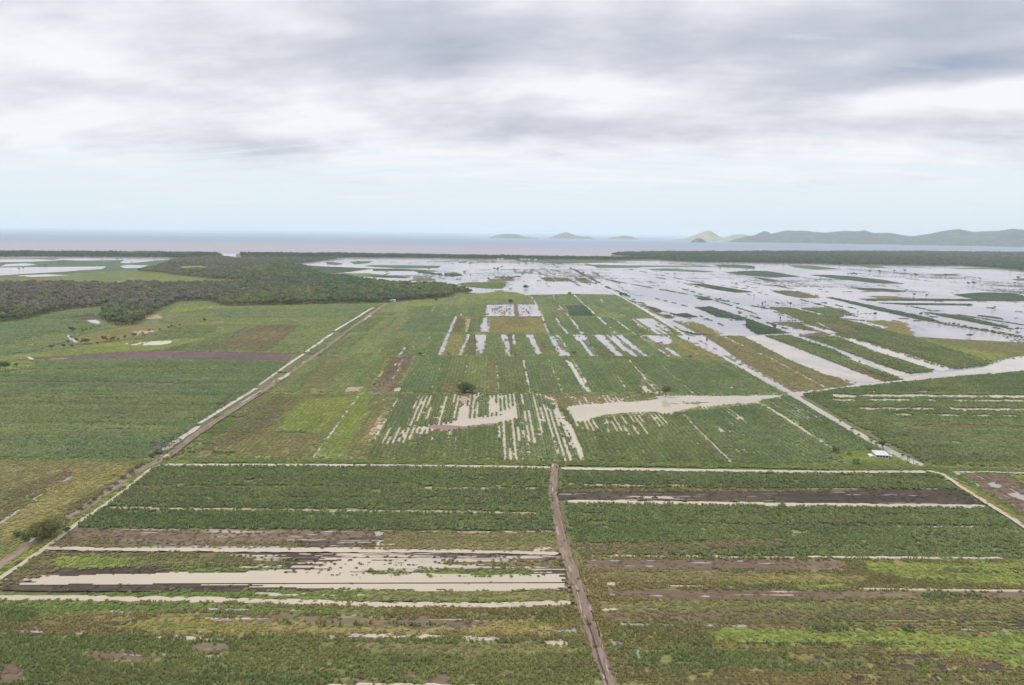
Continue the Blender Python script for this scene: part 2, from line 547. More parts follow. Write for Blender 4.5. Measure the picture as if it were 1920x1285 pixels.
def line(pts, w, kind='ditch', name=None, amp=0.35, gap=0.0, t='water', off=0.0):
    """ribbon of width w metres along the bearing points"""
    P = np.array([G(p) for p in pts])
    d = np.median(np.linalg.norm(P, axis=1))
    step = max(1.5, d / 200)
    Q = [P[0]]
    for i in range(len(P) - 1):
        L = np.linalg.norm(P[i + 1] - P[i]); n = max(1, int(L / step))
        for k in range(1, n + 1): Q.append(P[i] + (P[i + 1] - P[i]) * k / n)
    Q = np.array(Q)
    T = np.gradient(Q, axis=0); T /= np.linalg.norm(T, axis=1)[:, None] + 1e-9
    Nn = np.stack([T[:, 1], -T[:, 0]], 1)
    Q = Q + Nn * off
    s = len(LAY) * 13
    wl = w / 2 * (1 + amp * 2 * (fbm(Q[:, 0] / step / 1.7, Q[:, 1] / step / 1.7, s) - 0.5) * 1.5)
    wr = w / 2 * (1 + amp * 2 * (fbm(Q[:, 0] / step / 1.7, Q[:, 1] / step / 1.7, s + 3) - 0.5) * 1.5)
    on = np.ones(len(Q), bool)
    LID[0] += 1
    if gap > 0:
        g = fbm(Q[:, 0] / step / 3.0, Q[:, 1] / step / 3.0, s + 9, 2)
        on = g > np.quantile(g, gap)
    i = 0
    while i < len(Q):
        if not on[i]: i += 1; continue
        j = i
        while j + 1 < len(Q) and on[j + 1]: j += 1
        if j - i >= 1:
            sl = slice(i, j + 1)
            a = wl[sl].copy(); b = wr[sl].copy()
            a[0] *= .4; a[-1] *= .4; b[0] *= .4; b[-1] *= .4
            pol = np.concatenate([Q[sl] + Nn[sl] * a[:, None], (Q[sl] - Nn[sl] * b[:, None])[::-1]])
            nm = name or ('ditch_water' if t == 'water' else 'dirt_track')
            if t == 'water':
                LAY.append(dict(t='water', k=kind, P=pol, keep=0.0, d=d, name=nm, streak='V', strip=j - i + 1, gid=LID[0]))
            elif t == 'field':
                LAY.append(dict(t='field', k=kind, P=pol, o='V', d=d, name=nm, label=None, strip=j - i + 1, gid=LID[0]))
            else:
                LAY.append(dict(t='track', k=kind, P=pol, d=d, name=nm, strip=j - i + 1, gid=LID[0]))
        i = j + 1


# ---------------- land and sea
SHORE = [(-300, 468), (0, 473), (200, 474.5), (320, 475), (345, 475.5), (470, 476), (640, 477), (900, 481), (1140, 484),
         (1240, 482.6), (1190, 480.6), (1145, 479.2), (1160, 476), (1250, 474), (1400, 473.5), (1600, 473), (1720, 473),
         (1860, 474.5), (1920, 474.5), (2400, 478)]
sp = [G(p) for p in SHORE]
sp = [np.array([-5200.0, -900.0]), np.array([-5200.0, sp[0][1] - 400])] + sp + [np.array([sp[-1][0] + 900, sp[-1][1] - 200]), np.array([sp[-1][0] + 900, -900.0])]
field('ground', sp, 'V', name='ground', amp=6.0, world=True)

# far grassland, left, with flooded patches
field('light', [(-500, 552), (-200, 528), (0, 519), (60, 515), (120, 512), (200, 508), (270, 507), (316, 513), (407, 522), (411, 527), (300, 535), (150, 533), (0, 533), (-500, 560)], 'H')
field('lime', [(240, 517), (300, 513), (335, 518), (407, 523), (400, 527), (290, 527), (220, 526)], 'H')
field('yellow', [(0, 522), (60, 520), (130, 522), (60, 528), (0, 530), (-100, 532)], 'H')
field('wetgreen', [(-700, 500), (-300, 486), (0, 480.5), (160, 480.5), (300, 482), (330, 486), (300, 500), (270, 508), (120, 514), (0, 521), (-400, 530)], 'H')
for i, p in enumerate([
    [(0, 482), (60, 481.5), (160, 482), (110, 484), (0, 485)],
    [(130, 481.6), (290, 482.2), (328, 484), (316, 487), (240, 494), (225, 493), (232, 488), (150, 489), (100, 487)],
    [(-60, 487), (60, 486), (120, 488), (60, 491), (-60, 493)],
    [(10, 496), (45, 494), (70, 496), (50, 499), (0, 500)],
    [(0, 502), (80, 501), (200, 500), (190, 505), (150, 507), (120, 510), (40, 514), (0, 517), (-160, 520), (-160, 505)],
    [(225, 499), (240, 497), (278, 498), (262, 503), (232, 503)],
    [(30, 517), (90, 514.5), (140, 517), (60, 520)],
    [(178, 530.5), (196, 529), (197, 531), (180, 532.5)], [(200, 529), (225, 527.5), (232, 528.5), (202, 530.5)]]):
    water(p, 'flood', keep=0.0, amp=2.2)
field('lime', [(396, 523), (496, 526), (492, 533), (396, 532)], 'H', amp=1.5)
field('tan', [(534, 531), (572, 531), (568, 537), (538, 537)], 'H', amp=1.5)
field('light', [(330, 499), (372, 497), (400, 501), (380, 507), (336, 507)], 'H', amp=3)
# inlets behind the mangroves
water([(312, 473.6), (345, 473.8), (398, 475.2), (392, 476.6), (340, 476.0), (316, 474.8)], 'flood', amp=1)
water([(405, 475.3), (444, 476), (441, 482), (452, 485.5), (436, 484.5), (424, 480.5), (407, 477.6)], 'flood', amp=1)

# ---------------- the flooded plain
water([(527, 494), (582, 489.5), (645, 482.5), (760, 482), (900, 486), (1060, 489), (1240, 489.5), (1400, 492), (1520, 495), (1700, 498),
       (1800, 499), (1860, 503), (1920, 509), (2300, 522), (3200, 560), (3200, 720), (2400, 700), (1920, 706), (1700, 716),
       (1485, 745), (1325, 652), (1165, 553), (1075, 551), (985, 554), (970, 549), (938, 546), (905, 551), (880, 549), (862, 541), (842, 535), (790, 531), (700, 526), (640, 519),
       (607, 515.5), (632, 512.5), (570, 497)], 'flood', amp=1.5)
G8 = [  # low islands, banks and drowned blocks, far part
    ('wetgreen', [(560, 497), (600, 500), (700, 504), (640, 512), (600, 512), (560, 503)]),
    ('light', [(632, 513), (690, 513), (720, 516), (710, 519), (640, 521), (628, 517)]),
    ('wetgreen', [(700, 504.3), (760, 505), (820, 508.5), (700, 508)]),
    ('wetgreen', [(690, 516.5), (770, 519.5), (760, 521.5), (700, 520.5)]),
    ('olive', [(768, 527), (784, 522.5), (812, 522.5), (816, 527)]),
    ('wetgreen', [(610, 492), (625, 491.5), (645, 495), (630, 498), (615, 496)]),
    ('wetgreen', [(655, 491), (680, 490), (700, 490), (690, 494), (665, 496)]),
    ('wetgreen', [(680, 499), (700, 497), (827, 498.5), (822, 503), (760, 504), (700, 501)]),
    ('wetgreen', [(832, 513), (855, 512.5), (868, 517), (850, 519), (836, 518)]),
    ('wetgreen', [(770, 507), (800, 510), (833, 516), (828, 517), (790, 512)]),
    ('verge', [(862, 532), (880, 530), (948, 529), (948, 537), (938, 542), (905, 541), (866, 537)]),
    ('olive', [(918, 524), (962, 522), (962, 527), (918, 529)]),
    ('rough', [(1014, 521), (1032, 520), (1042, 527.5), (1026, 528)]),
    ('rough', [(1038, 520.5), (1062, 521), (1072, 527.8), (1046, 528)]),
    ('rough', [(1080, 521), (1095, 521.5), (1109, 530.5), (1092, 531)]),
    ('wetgreen', [(960, 486.5), (1060, 488), (1140, 489), (1180, 492), (1060, 494.5), (975, 491)]),
    ('wetgreen', [(1110, 497), (1160, 497.5), (1205, 499), (1200, 502.5), (1120, 503)]),
    ('wetgreen', [(1170, 498), (1330, 499), (1334, 500.6), (1200, 501)]),
    ('wetgreen', [(1210, 505), (1250, 503.5), (1342, 509), (1320, 511), (1240, 508)]),
    ('wetgreen', [(1340, 497), (1380, 496), (1416, 500), (1415, 505), (1350, 501)]),
    ('wetgreen', [(1360, 511), (1415, 508), (1440, 509), (1500, 519), (1450, 520), (1400, 517)]),
    ('wetgreen', [(1410, 520), (1440, 523), (1455, 526.5), (1435, 526)]),
    ('wetgreen', [(1480, 497), (1520, 498), (1580, 505), (1530, 506), (1490, 502)]),
    ('wetgreen', [(1520, 516), (1555, 516), (1600, 519), (1660, 526), (1695, 532.5), (1640, 531), (1570, 523)]),
    ('wetgreen', [(1600, 496.5), (1640, 498), (1665, 502.5), (1632, 503)]),
    ('wetgreen', [(1735, 515), (1790, 513.5), (1802, 517), (1760, 518)]),
    ('wetgreen', [(1780, 503.5), (1850, 503), (1870, 505), (1800, 505)]),
    ('wetgreen', [(1895, 524), (1930, 521), (1960, 526), (1910, 527)]),
    ('wetgreen', [(1290, 532), (1320, 533), (1412, 548), (1380, 549), (1340, 543)]),
    ('rough', [(1445, 534.5), (1470, 537), (1484, 542), (1460, 538)]),
    ('wetgreen', [(1305, 559), (1322, 558), (1340, 563), (1318, 563)]),
    ('rough', [(1449, 546), (1480, 545), (1520, 553), (1538, 559), (1500, 559), (1470, 553)]),
    ('wetgreen', [(1595, 539.5), (1660, 542), (1700, 546), (1680, 548), (1620, 545)]),
    ('yellow', [(1632, 555), (1680, 556), (1705, 560), (1650, 561)]),
    ('wetgreen', [(1610, 561), (1700, 560.5), (1920, 562.5), (1920, 565), (1640, 564)]),
    ('wetgreen', [(1640, 568), (1820, 570.5), (1820, 573), (1700, 572)]),
    ('wetgreen', [(1790, 553), (1840, 549), (1900, 550), (1920, 556), (1990, 560), (1900, 566), (1830, 562)]),
    ('wetgreen', [(1550, 558), (1562, 558), (1740, 596), (1760, 603), (1728, 601), (1640, 581)]),
    ('wetgreen', [(1728, 585), (1800, 592), (1890, 613), (1870, 613), (1790, 598)]),
    ('wetgreen', [(1830, 591), (1870, 595), (1878, 599), (1840, 594)]),
    ('wetgreen', [(1260, 590), (1285, 588), (1310, 595), (1285, 596)]),
    ('wetgreen', [(1305, 577), (1330, 575), (1400, 597), (1390, 600), (1345, 594)]),
    ('wetgreen', [(1230, 612), (1240, 608), (1300, 625), (1345, 629), (1300, 628)]),
    ('wetgreen', [(1400, 598), (1420, 605), (1480, 625), (1420, 628), (1400, 615)]),
]
for k, p in G8: field(k, p, 'V', amp=2.5)
# long thin banks, flooded roads and hedgerows across the plain
rs = random.Random(3)
for (a, b, w) in (((1010, 502), (1500, 590), 5), ((1075, 505), (1160, 550), 7), ((1180, 505), (1320, 532), 4), ((860, 493), (940, 498), 7),
                  ((815, 510), (900, 513), 4), ((900, 507), (990, 506.5), 5), ((1165, 550), (1260, 597), 9), ((1300, 600), (1600, 602), 2.5),
                  ((1505, 590), (1640, 604), 3), ((1640, 600), (1720, 611), 3), ((1500, 562), (1600, 588), 4), ((1320, 500), (1600, 502), 8),
                  ((1480, 548), (1700, 547), 4), ((1700, 547), (1800, 550), 3.5), ((1400, 529), (1560, 527), 4), ((1580, 540), (1600, 541), 8),
                  ((1700, 575), (1920, 610), 3), ((1810, 600), (1920, 622), 3), ((1720, 605), (1800, 618), 8), ((1800, 618), (1920, 637), 10),
                  ((1230, 520), (1290, 533), 4), ((1260, 521), (1350, 524), 3), ((1110, 530), (1175, 552), 3), ((950, 497), (1000, 496), 6),
                  ((1850, 577), (1920, 586), 3), ((1200, 497), (1260, 497), 6), ((740, 504), (790, 510), 7), ((1180, 566), (1300, 600), 4),
                  ((1230, 560), (1290, 575), 2.5), ((1330, 560), (1440, 596), 2.5), ((1350, 535), (1420, 545), 3), ((1870, 540), (1960, 545), 4)):
    line([a, b], w, 'wetgreen', name='grass_bank_land', amp=0.9, gap=0.3, t='field')
for i in range(120):
    u = rs.uniform(1150, 1950); v = rs.uniform(500, 610)
    if v > 560 + (u - 1165) * 0.1 + 60 or (u < 1300 and v > 550): continue
    L_ = rs.uniform(10, 60)
    sl = (v - 434) / (u - 930) if rs.random() < 0.6 else 0.012
    line([(u, v), (u + L_, v + L_ * sl)], rs.uniform(1.5, 4.0), 'wetgreen', name='grass_bank_land', amp=0.9, gap=0.35, t='field')

# ---------------- left: fields between the woodland and the left track
field('midcane', [(-700, 690), (-300, 640), (0, 610), (100, 590), (221, 571), (190, 592), (150, 600), (175, 612), (130, 640), (60, 660), (0, 668), (-700, 760)], 'H', amp=1)
field('light', [(40, 640), (130, 618), (200, 610), (230, 612), (150, 628), (130, 640), (60, 655), (0, 664), (0, 650)], 'H')
field('dark', [(132, 594), (175, 590), (190, 597), (160, 600), (138, 599)], 'H')
field('light', [(300, 588), (335, 566), (394, 566), (425, 575), (533, 573), (722, 569), (640, 620), (600, 650), (548, 663), (280, 660), (380, 632), (400, 605), (300, 605)], 'H')
field('lime', [(335, 570), (393, 568), (420, 576), (350, 584), (310, 590)], 'H')
field('cane2', [(390, 580), (530, 579), (690, 577), (670, 592), (420, 596)], 'H')
field('midcane', [(400, 586), (680, 583), (675, 588), (420, 592)], 'H')
field('light', [(330, 602), (470, 600), (660, 598), (640, 612), (560, 612), (420, 615), (380, 630), (330, 640), (250, 645), (300, 620)], 'H')
field('cane2', [(250, 633), (350, 610), (410, 612), (400, 622), (370, 632), (250, 637)], 'H')
field('rough', [(398, 656), (440, 632), (482, 611), (562, 610), (540, 630), (500, 660)], 'V')
field('brown', [(478, 636), (510, 630), (520, 637), (480, 640)], 'H')
field('cane2', [(280, 658), (330, 645), (400, 637), (470, 612), (400, 654), (398, 658)], 'V')
field('yellow', [(143, 641), (165, 630), (200, 619), (240, 613), (300, 612), (345, 607), (420, 601), (415, 606), (330, 614), (250, 634), (190, 642), (150, 646)], 'H')
field('tan', [(240, 622), (270, 619), (300, 621), (260, 628)], 'H')
field('tan', [(270, 592), (300, 590), (310, 597), (275, 599)], 'H')
field('lime', [(60, 664), (130, 655), (200, 645), (260, 639), (390, 632), (372, 641), (330, 650), (280, 660), (150, 670), (60, 672), (-200, 700), (-300, 690)], 'H')
water([(233, 645), (255, 641), (325, 639), (322, 643), (300, 648), (245, 648)], 'mud', keep=0.1, amp=1)
water([(163, 601), (180, 600), (190, 605), (184, 608), (170, 605)], 'clear', amp=1)
line([(127, 628), (134, 637), (145, 643)], 4, 'clear')
line([(110, 642), (127, 639)], 3, 'tan', t='field', name='grass_field')
line([(300, 596), (312, 598), (328, 596)], 6, 'clear', gap=0.4)
line([(252, 629), (285, 621), (300, 615)], 3, 'ditch', gap=0.4)
line([(240, 645), (300, 637), (390, 632)], 4, 'midcane', t='field', name='hedge_bank_land')
field('purple', [(60, 671), (160, 665), (270, 659), (400, 660), (549, 664), (540, 677), (400, 673), (180, 673), (90, 674)], 'H', amp=0.8)
field('midcane', [(-700, 760), (0, 682), (70, 676), (180, 674), (400, 675), (538, 679), (490, 720), (390, 785), (300, 842), (285, 860), (0, 858), (-700, 850)], 'H', amp=0.8)
field('cane2', [(-500, 735), (0, 693), (240, 690), (515, 693), (500, 703), (0, 703), (-500, 745)], 'H', amp=1.5)
field('cane2', [(-400, 760), (60, 740), (420, 745), (385, 778), (330, 792), (0, 792), (-400, 800)], 'H', amp=2.5)
field('rough', [(-400, 725), (40, 716), (330, 718), (330, 721), (40, 720), (-400, 730)], 'H', amp=0.6)
field('light', [(-300, 800), (100, 795), (350, 800), (310, 820), (0, 822), (-300, 830)], 'H', amp=2.5)
field('lime', [(0, 684), (18, 680), (66, 677), (72, 685), (40, 693), (0, 697)], 'H')
line([(50, 668), (62, 675)], 3, 'ditch')
line([(90, 674), (130, 673)], 3, 'tan', t='field', name='bare_field')

# ---------------- middle block, top to bottom
field('light', [(722, 569), (757, 566), (807, 562), (860, 556), (900, 551), (985, 556), (1000, 556), (1165, 558), (1300, 632), (1485, 742), (1735, 876), (335, 860), (400, 812), (510, 735), (610, 665), (680, 605)], 'V', amp=0.5)
field('lime', [(905, 551), (938, 546), (972, 550), (990, 556), (935, 561), (880, 562), (830, 566), (860, 558)], 'V', amp=3)
field('midcane', [(995, 554), (1035, 553), (1055, 575), (1010, 575)], 'V'); field('midcane', [(1040, 554), (1074, 552), (1110, 573), (1058, 573)], 'V')
field('midcane', [(1078, 552), (1165, 557), (1222, 596), (1180, 597), (1115, 572)], 'V')
field('cane2', [(780, 573), (910, 571), (905, 592), (765, 592)], 'V')
field('lime', [(772, 563), (822, 562), (815, 574), (765, 576)], 'H')
field('olive', [(665, 588), (745, 586), (738, 592), (655, 594)], 'H')
field('cane2', [(660, 596), (735, 595), (690, 623), (625, 622)], 'V')
field('light', [(725, 595), (765, 594), (735, 621), (690, 622)], 'V')
field('olive', [(738, 616), (755, 606), (752, 621), (735, 622)], 'V')
field('midcane', [(770, 594), (852, 594), (838, 623), (750, 622)], 'V')
field('rough', [(857, 594), (874, 594), (866, 623), (845, 623)], 'V')
field('tan', [(873, 597), (883, 597), (877, 623), (870, 623)], 'V'); field('yellow', [(865, 592), (886, 592), (884, 599), (868, 599)], 'V')
field('midcane', [(885, 594), (903, 594), (900, 623), (880, 623)], 'V')
field('brown', [(911, 572), (963, 571), (1005, 571), (1017, 594), (909, 594)], 'V')
water([(911, 572), (963, 571), (962, 593.5), (909, 593.5)], 'flood', keep=.3)
for i_ in range(11):
    u_ = 915 + i_ * 4.4
    line([(u_, 573 + (i_ * 7) % 5), (u_ - 1 + .3 * i_ * .4, 592 - (i_ * 5) % 7)], 2.6, 'brown', t='field', name='mud_row_land', amp=1.0, gap=.25)
water([(914, 574), (922, 574), (921, 588), (913, 588)], 'flood', keep=.2)
line([(960, 571), (962, 593)], 5, 'flood')
water([(970, 571), (1005, 571), (1016, 593.5), (974, 593.5)], 'flood', keep=.3)
for i_ in range(8):
    u_ = 973 + i_ * 3.6
    line([(u_, 573 + (i_ * 7) % 5), (u_ + 2 + i_ * .7, 592 - (i_ * 5) % 9)], 1.8, 'brown', t='field', name='mud_row_land', amp=1.2, gap=.45)
water([(995, 573), (1005, 572), (1016, 593), (1000, 593)], 'flood', keep=.1)
field('yellow', [(918, 595), (1016, 596), (1029, 625), (914, 625)], 'V')
field('olive', [(950, 595), (985, 596), (990, 612), (950, 610)], 'V', amp=2)
water([(903, 597), (920, 595), (918, 623), (899, 623)], 'flood', keep=0.4, amp=1)
for k, a, b, c, d in (('midcane', 1017, 1043, 1064, 1030), ('midcane', 1044, 1068, 1090, 1066), ('midcane', 1070, 1118, 1155, 1095), ('cane2', 1070, 1105, 1135, 1095),
                      ('midcane', 1122, 1150, 1192, 1158), ('midcane', 1152, 1180, 1225, 1196)):
    field(k, [(a, 597), (b, 597), (c, 626), (d, 626)], 'V')
field('wetgreen', [(1060, 574), (1098, 573), (1115, 594), (1070, 594)], 'V')
field('cane2', [(560, 664), (660, 630), (692, 627), (640, 665)], 'V')
field('light', [(692, 627), (745, 627), (705, 667), (645, 667)], 'V')
field('cane2', [(745, 628), (842, 628), (825, 668), (706, 668)], 'V')
field('yellow', [(845, 627), (872, 627), (862, 668), (829, 668)], 'V')
field('rough', [(880, 627), (893, 627), (893, 668), (870, 668)], 'V')
field('cane2', [(912, 627), (938, 627), (944, 668), (908, 668)], 'V')
field('rough', [(952, 627), (962, 627), (968, 668), (958, 668)], 'V')
field('midcane', [(966, 627), (985, 627), (1002, 668), (970, 668)], 'V')
field('cane2', [(1000, 627), (1028, 627), (1050, 668), (1014, 668)], 'V')
field('rough', [(1011, 645), (1020, 643), (1026, 662), (1016, 664)], 'V')
field('midcane', [(1050, 627), (1112, 627), (1150, 670), (1068, 670)], 'V')
field('rough', [(1125, 650), (1150, 662), (1165, 671), (1120, 671), (1118, 658)], 'V')
field('midcane', [(1133, 627), (1195, 629), (1255, 672), (1172, 672)], 'V')
water([(876, 626.5), (883, 626.5), (873, 650), (867, 668), (860, 668), (867, 648)], 'flood', keep=0.1, amp=0.8)
water([(889, 627.5), (912, 627.5), (906, 668), (893, 668), (893, 640)], 'flood', keep=0.35, amp=1.2)
water([(938, 627.5), (951, 627.5), (955, 645), (958, 668), (949, 668), (945, 645)], 'flood', keep=0.2, amp=1.6)
line([(963, 627.5), (965, 647)], 3.5, 'flood')
water([(984, 627.5), (1000, 627.5), (1006, 645), (1015, 662), (1010, 668), (1003, 660), (996, 645)], 'flood', keep=0.15, amp=1.8)
water([(1032, 628), (1048, 628), (1062, 650), (1070, 668), (1056, 668)], 'flood', keep=0.5, amp=1.5)
water([(1072, 628), (1098, 627.5), (1112, 650), (1122, 668), (1105, 668), (1088, 645)], 'flood', keep=0.45, amp=1.5)
water([(1110, 628), (1131, 628), (1152, 650), (1172, 671), (1160, 670), (1140, 655)], 'flood', keep=0.3, amp=1.5)
water([(1134, 628), (1162, 628), (1188, 655), (1210, 671), (1190, 670), (1160, 652)], 'flood', keep=0.6, amp=1.5)
line([(1160, 628), (1213, 671)], 6.8, 'flood')
line([(855, 594), (851, 602), (846, 613), (842, 624), (835, 640), (825, 668)], 4.9, 'flood')
line([(1030, 627), (1041, 648), (1054, 669)], 4.1, 'flood')
line([(995, 554), (1003, 566), (1017, 594), (1029, 626)], 3.5, 'flood', gap=0.12)
line([(1036, 554), (1050, 574), (1068, 596), (1093, 627)], 4.3, 'flood', gap=0.12)
line([(1076, 553), (1098, 574), (1125, 598), (1157, 627)], 4.3, 'flood', gap=0.08)
line([(1042, 597), (1052, 612), (1064, 627)], 3.8, 'flood'); line([(1098, 604), (1122, 627)], 2.4, 'flood', gap=0.2)
line([(1150, 597), (1170, 612), (1195, 629)], 3.5, 'flood', gap=0.1); line([(1148, 578), (1180, 599), (1205, 618)], 3.0, 'flood', gap=0.2)
line([(1125, 561), (1133, 568)], 4.1, 'flood'); line([(1162, 611), (1176, 613)], 4.1, 'flood')
water([(1182, 598), (1222, 597), (1250, 612), (1262, 627), (1225, 627), (1200, 612)], 'flood', keep=0.2, amp=1.2)
water([(1197, 629), (1256, 629), (1264, 645), (1228, 648), (1215, 643)], 'flood', keep=0.15, amp=1.2)
field('brown', [(1222, 645), (1240, 641), (1262, 660), (1265, 668), (1245, 660)], 'V')
field('rough', [(1232, 598), (1240, 606), (1275, 628), (1262, 627), (1250, 611)], 'V')
line([(1225, 650), (1258, 670)], 4.1, 'flood', gap=.2); line([(1240, 645), (1275, 670)], 5.4, 'flood', gap=.2)
field('brown', [(1038, 580), (1056, 580), (1058, 589), (1042, 589)], 'H'); line([(1042, 578), (1056, 583)], 6.8, 'flood', gap=.3)
line([(815, 575), (809, 586), (803, 593)], 2.4, 'flood', gap=0.15); line([(760, 651), (755, 658), (747, 668)], 3.0, 'flood')
line([(808, 628), (800, 643)], 1.9, 'flood', gap=0.3); line([(785, 618), (768, 640)], 1.4, 'flood', gap=0.4); line([(833, 587), (834, 591)], 4.1, 'flood'); line([(864, 588), (865, 592)], 4.1, 'flood')
line([(745, 592), (735, 606), (690, 640), (705, 625), (708, 664)][:3], 2, 'dark', t='field', name='bare_field', gap=.3)

# band between the two farm tracks
YB = ((668, 737),)
def col_b(k, a, b, c, d, o='V', **kw): field(k, [(a, 670), (b, 670), (d, 737), (c, 737)], o, **kw)
col_b('light', 572, 688, 495, 650); col_b('olive', 600, 640, 560, 610, amp=3)
col_b('yellow', 720, 732, 684, 694); col_b('light', 692, 722, 655, 686)
col_b('rough', 735, 777, 695, 742); col_b('brown', 745, 772, 703, 735, amp=2)
col_b('midcane', 782, 833, 748, 812); col_b('cane2', 833, 877, 814, 866)
col_b('light', 878, 915, 868, 912); col_b('olive', 915, 931, 912, 933); col_b('cane2', 933, 980, 937, 993)
col_b('midcane', 984, 1026, 998, 1053); col_b('midcane', 1029, 1062, 1057, 1100); col_b('midcane', 1073, 1137, 1108, 1180)
col_b('cane2', 1140, 1178, 1180, 1238); col_b('midcane', 1182, 1228, 1245, 1298)
field('midcane', [(1232, 674), (1298, 678), (1396, 741), (1304, 741)], 'V'); field('midcane', [(1300, 678), (1372, 682), (1462, 736), (1400, 741)], 'V')
field('brown', [(868, 728), (905, 730), (904, 737), (835, 737), (840, 727)], 'H'); field('rough', [(830, 716), (868, 716), (864, 737), (820, 737)], 'V')
line([(831, 672), (823, 700), (815, 728)], 1.0, 'ditch', gap=.35); line([(877, 683), (873, 700), (870, 712)], 1.3, 'ditch', gap=.25)
line([(932, 684), (934, 710), (936, 737)], 1.5, 'ditch', gap=.1); line([(981, 675), (986, 700), (994, 735)], 2.6, 'ditch', gap=.1)
line([(1028, 673), (1040, 702), (1055, 737)], 1.8, 'ditch', gap=.2); line([(1034, 680), (1048, 710), (1052, 735)], 1.2, 'ditch', gap=.4)
line([(1063, 674), (1083, 707), (1101, 736)], 4.4, 'ditch'); line([(1072, 672), (1090, 700), (1108, 736)], 2.4, 'ditch', gap=.1)
line([(1137, 674), (1155, 702), (1174, 730)], 1.3, 'ditch', gap=.25); line([(1177, 674), (1208, 708), (1240, 737)], 2.8, 'ditch', gap=.05)
water([(1200, 705), (1222, 722), (1238, 740), (1205, 738), (1200, 720)], 'mud', keep=.45, amp=1.5)
line([(1230, 676), (1262, 706), (1303, 741)], 2.0, 'ditch', gap=.2); line([(1302, 682), (1345, 710), (1396, 743)], 1.3, 'ditch', gap=.1)
line([(1372, 684), (1405, 705), (1452, 733)], 2.0, 'ditch', gap=.4)
field('tan', [(650, 726), (682, 725), (677, 735.5), (647, 735.5)], 'H')
line([(690, 735), (703, 735)], 3, 'ditch'); water([(740, 730), (752, 727), (750, 735), (738, 735)], 'mud', keep=.3, amp=1)
# tracks between the bands
for pts, w in (([(548, 663), (640, 665), (830, 669), (1000, 670), (1215, 673), (1372, 680)], 3.4), ([(612, 622), (750, 624), (905, 625), (1160, 628)], 3.0),
               ([(664, 592.5), (750, 593), (905, 593.5), (1015, 594.5)], 3.0), ([(495, 737), (640, 737.5), (900, 738), (1050, 739), (1240, 741), (1300, 742)], 2.6)):
    line(pts, w, 'rough', name='farm_track_path', t='field', amp=.5)
    line([(p[0], p[1] - 0.35) for p in pts], w * .4, name='farm_track_path', t='track', amp=.8, gap=.25)

# band above the main ditch road
def col_a(k, p, o='V', **kw): field(k, p, o, **kw)
col_a('olive', [(490, 740), (668, 740), (588, 860), (330, 860), (400, 805)], amp=1)
col_a('lime', [(560, 750), (640, 745), (655, 752), (610, 810), (560, 815), (520, 800)], amp=4)
col_a('rough', [(470, 770), (520, 745), (560, 745), (545, 770), (470, 820), (380, 850), (370, 840)], amp=4)
col_a('verge', [(400, 806), (440, 780), (430, 800), (370, 850), (345, 856), (380, 820)], amp=2)
col_a('lime', [(672, 741), (704, 742), (684, 785), (650, 850), (592, 858), (618, 820)], amp=2)
col_a('olive', [(700, 741), (742, 741), (716, 790), (685, 856), (640, 858), (672, 805), (685, 775)], amp=2.5)
col_a('yellow', [(716, 765), (730, 757), (716, 790), (695, 830), (668, 838), (690, 800)], amp=3)
col_a('tan', [(712, 778), (722, 772), (708, 812), (690, 822), (700, 800)], amp=2)
col_a('cane2', [(745, 741), (868, 741), (900, 850), (905, 862), (682, 860), (722, 790)], amp=1)
col_a('midcane', [(752, 742), (790, 742), (765, 800), (722, 806), (738, 770)], amp=1)
col_a('midcane', [(870, 741), (1050, 741), (1098, 864), (905, 863), (880, 800)], amp=1)
col_a('cane2', [(720, 822), (760, 812), (900, 803), (970, 800), (970, 863), (684, 861)], amp=1.5)
col_a('olive', [(1008, 741), (1068, 741), (1140, 743), (1240, 744), (1120, 758), (1058, 766), (1020, 756)], amp=1)
col_a('cane2', [(1060, 770), (1100, 788), (1280, 775), (1374, 868), (1100, 866)], amp=1)
col_a('midcane', [(1282, 775), (1424, 760), (1566, 848), (1590, 868), (1378, 870)], amp=1)
col_a('midcane', [(1428, 752), (1480, 744), (1725, 878), (1640, 874), (1568, 842)], amp=1)
col_a('olive', [(1040, 775), (1060, 772), (1066, 800), (1052, 800)], amp=1)
field('tan', [(862, 743), (878, 742), (878, 760), (864, 760)], 'H', amp=.4); field('brown', [(864, 739), (905, 740), (903, 744), (862, 744)], 'H', amp=.4)
# standing water between the rows
for p, kp in (([(730, 765), (738, 750), (745, 748), (742, 762), (722, 800), (700, 826), (692, 828), (712, 795)], .45),
              ([(765, 790), (782, 745), (806, 744), (792, 775), (780, 795), (765, 803)], .68),
              ([(806, 744), (866, 742), (860, 790), (780, 797), (792, 770)], .88),
              ([(705, 812), (765, 800), (800, 812), (790, 822), (745, 830), (700, 832)], .62),
              ([(878, 742), (911, 742), (914, 780), (880, 783)], .38),
              ([(913, 742), (958, 742), (968, 778), (962, 782), (915, 782)], .15),
              ([(960, 742), (1008, 742), (1035, 780), (1050, 862), (990, 862), (975, 780), (966, 776)], .66),
              ([(934, 800), (975, 786), (990, 864), (942, 862)], .60),
              ([(1010, 742), (1040, 742), (1062, 790), (1096, 862), (1052, 862), (1030, 790)], .70),
              ([(975, 775), (1045, 772), (1050, 792), (978, 792)], .36),
              ([(1072, 790), (1150, 783), (1165, 800), (1150, 812), (1085, 800)], .52),
              ([(1150, 783), (1240, 776), (1255, 795), (1200, 815), (1165, 810)], .72),
              ([(1300, 772), (1330, 768), (1380, 820), (1400, 850), (1345, 830)], .90),
              ([(1060, 745), (1180, 746), (1170, 755), (1080, 757)], .75),
              ([(1435, 752), (1500, 752), (1560, 790), (1480, 785)], .85),
              ([(1350, 768), (1380, 764), (1400, 790), (1375, 785)], .72)):
    water(p, 'mud', keep=kp, amp=1.2, fing=9)
rs3 = random.Random(21)
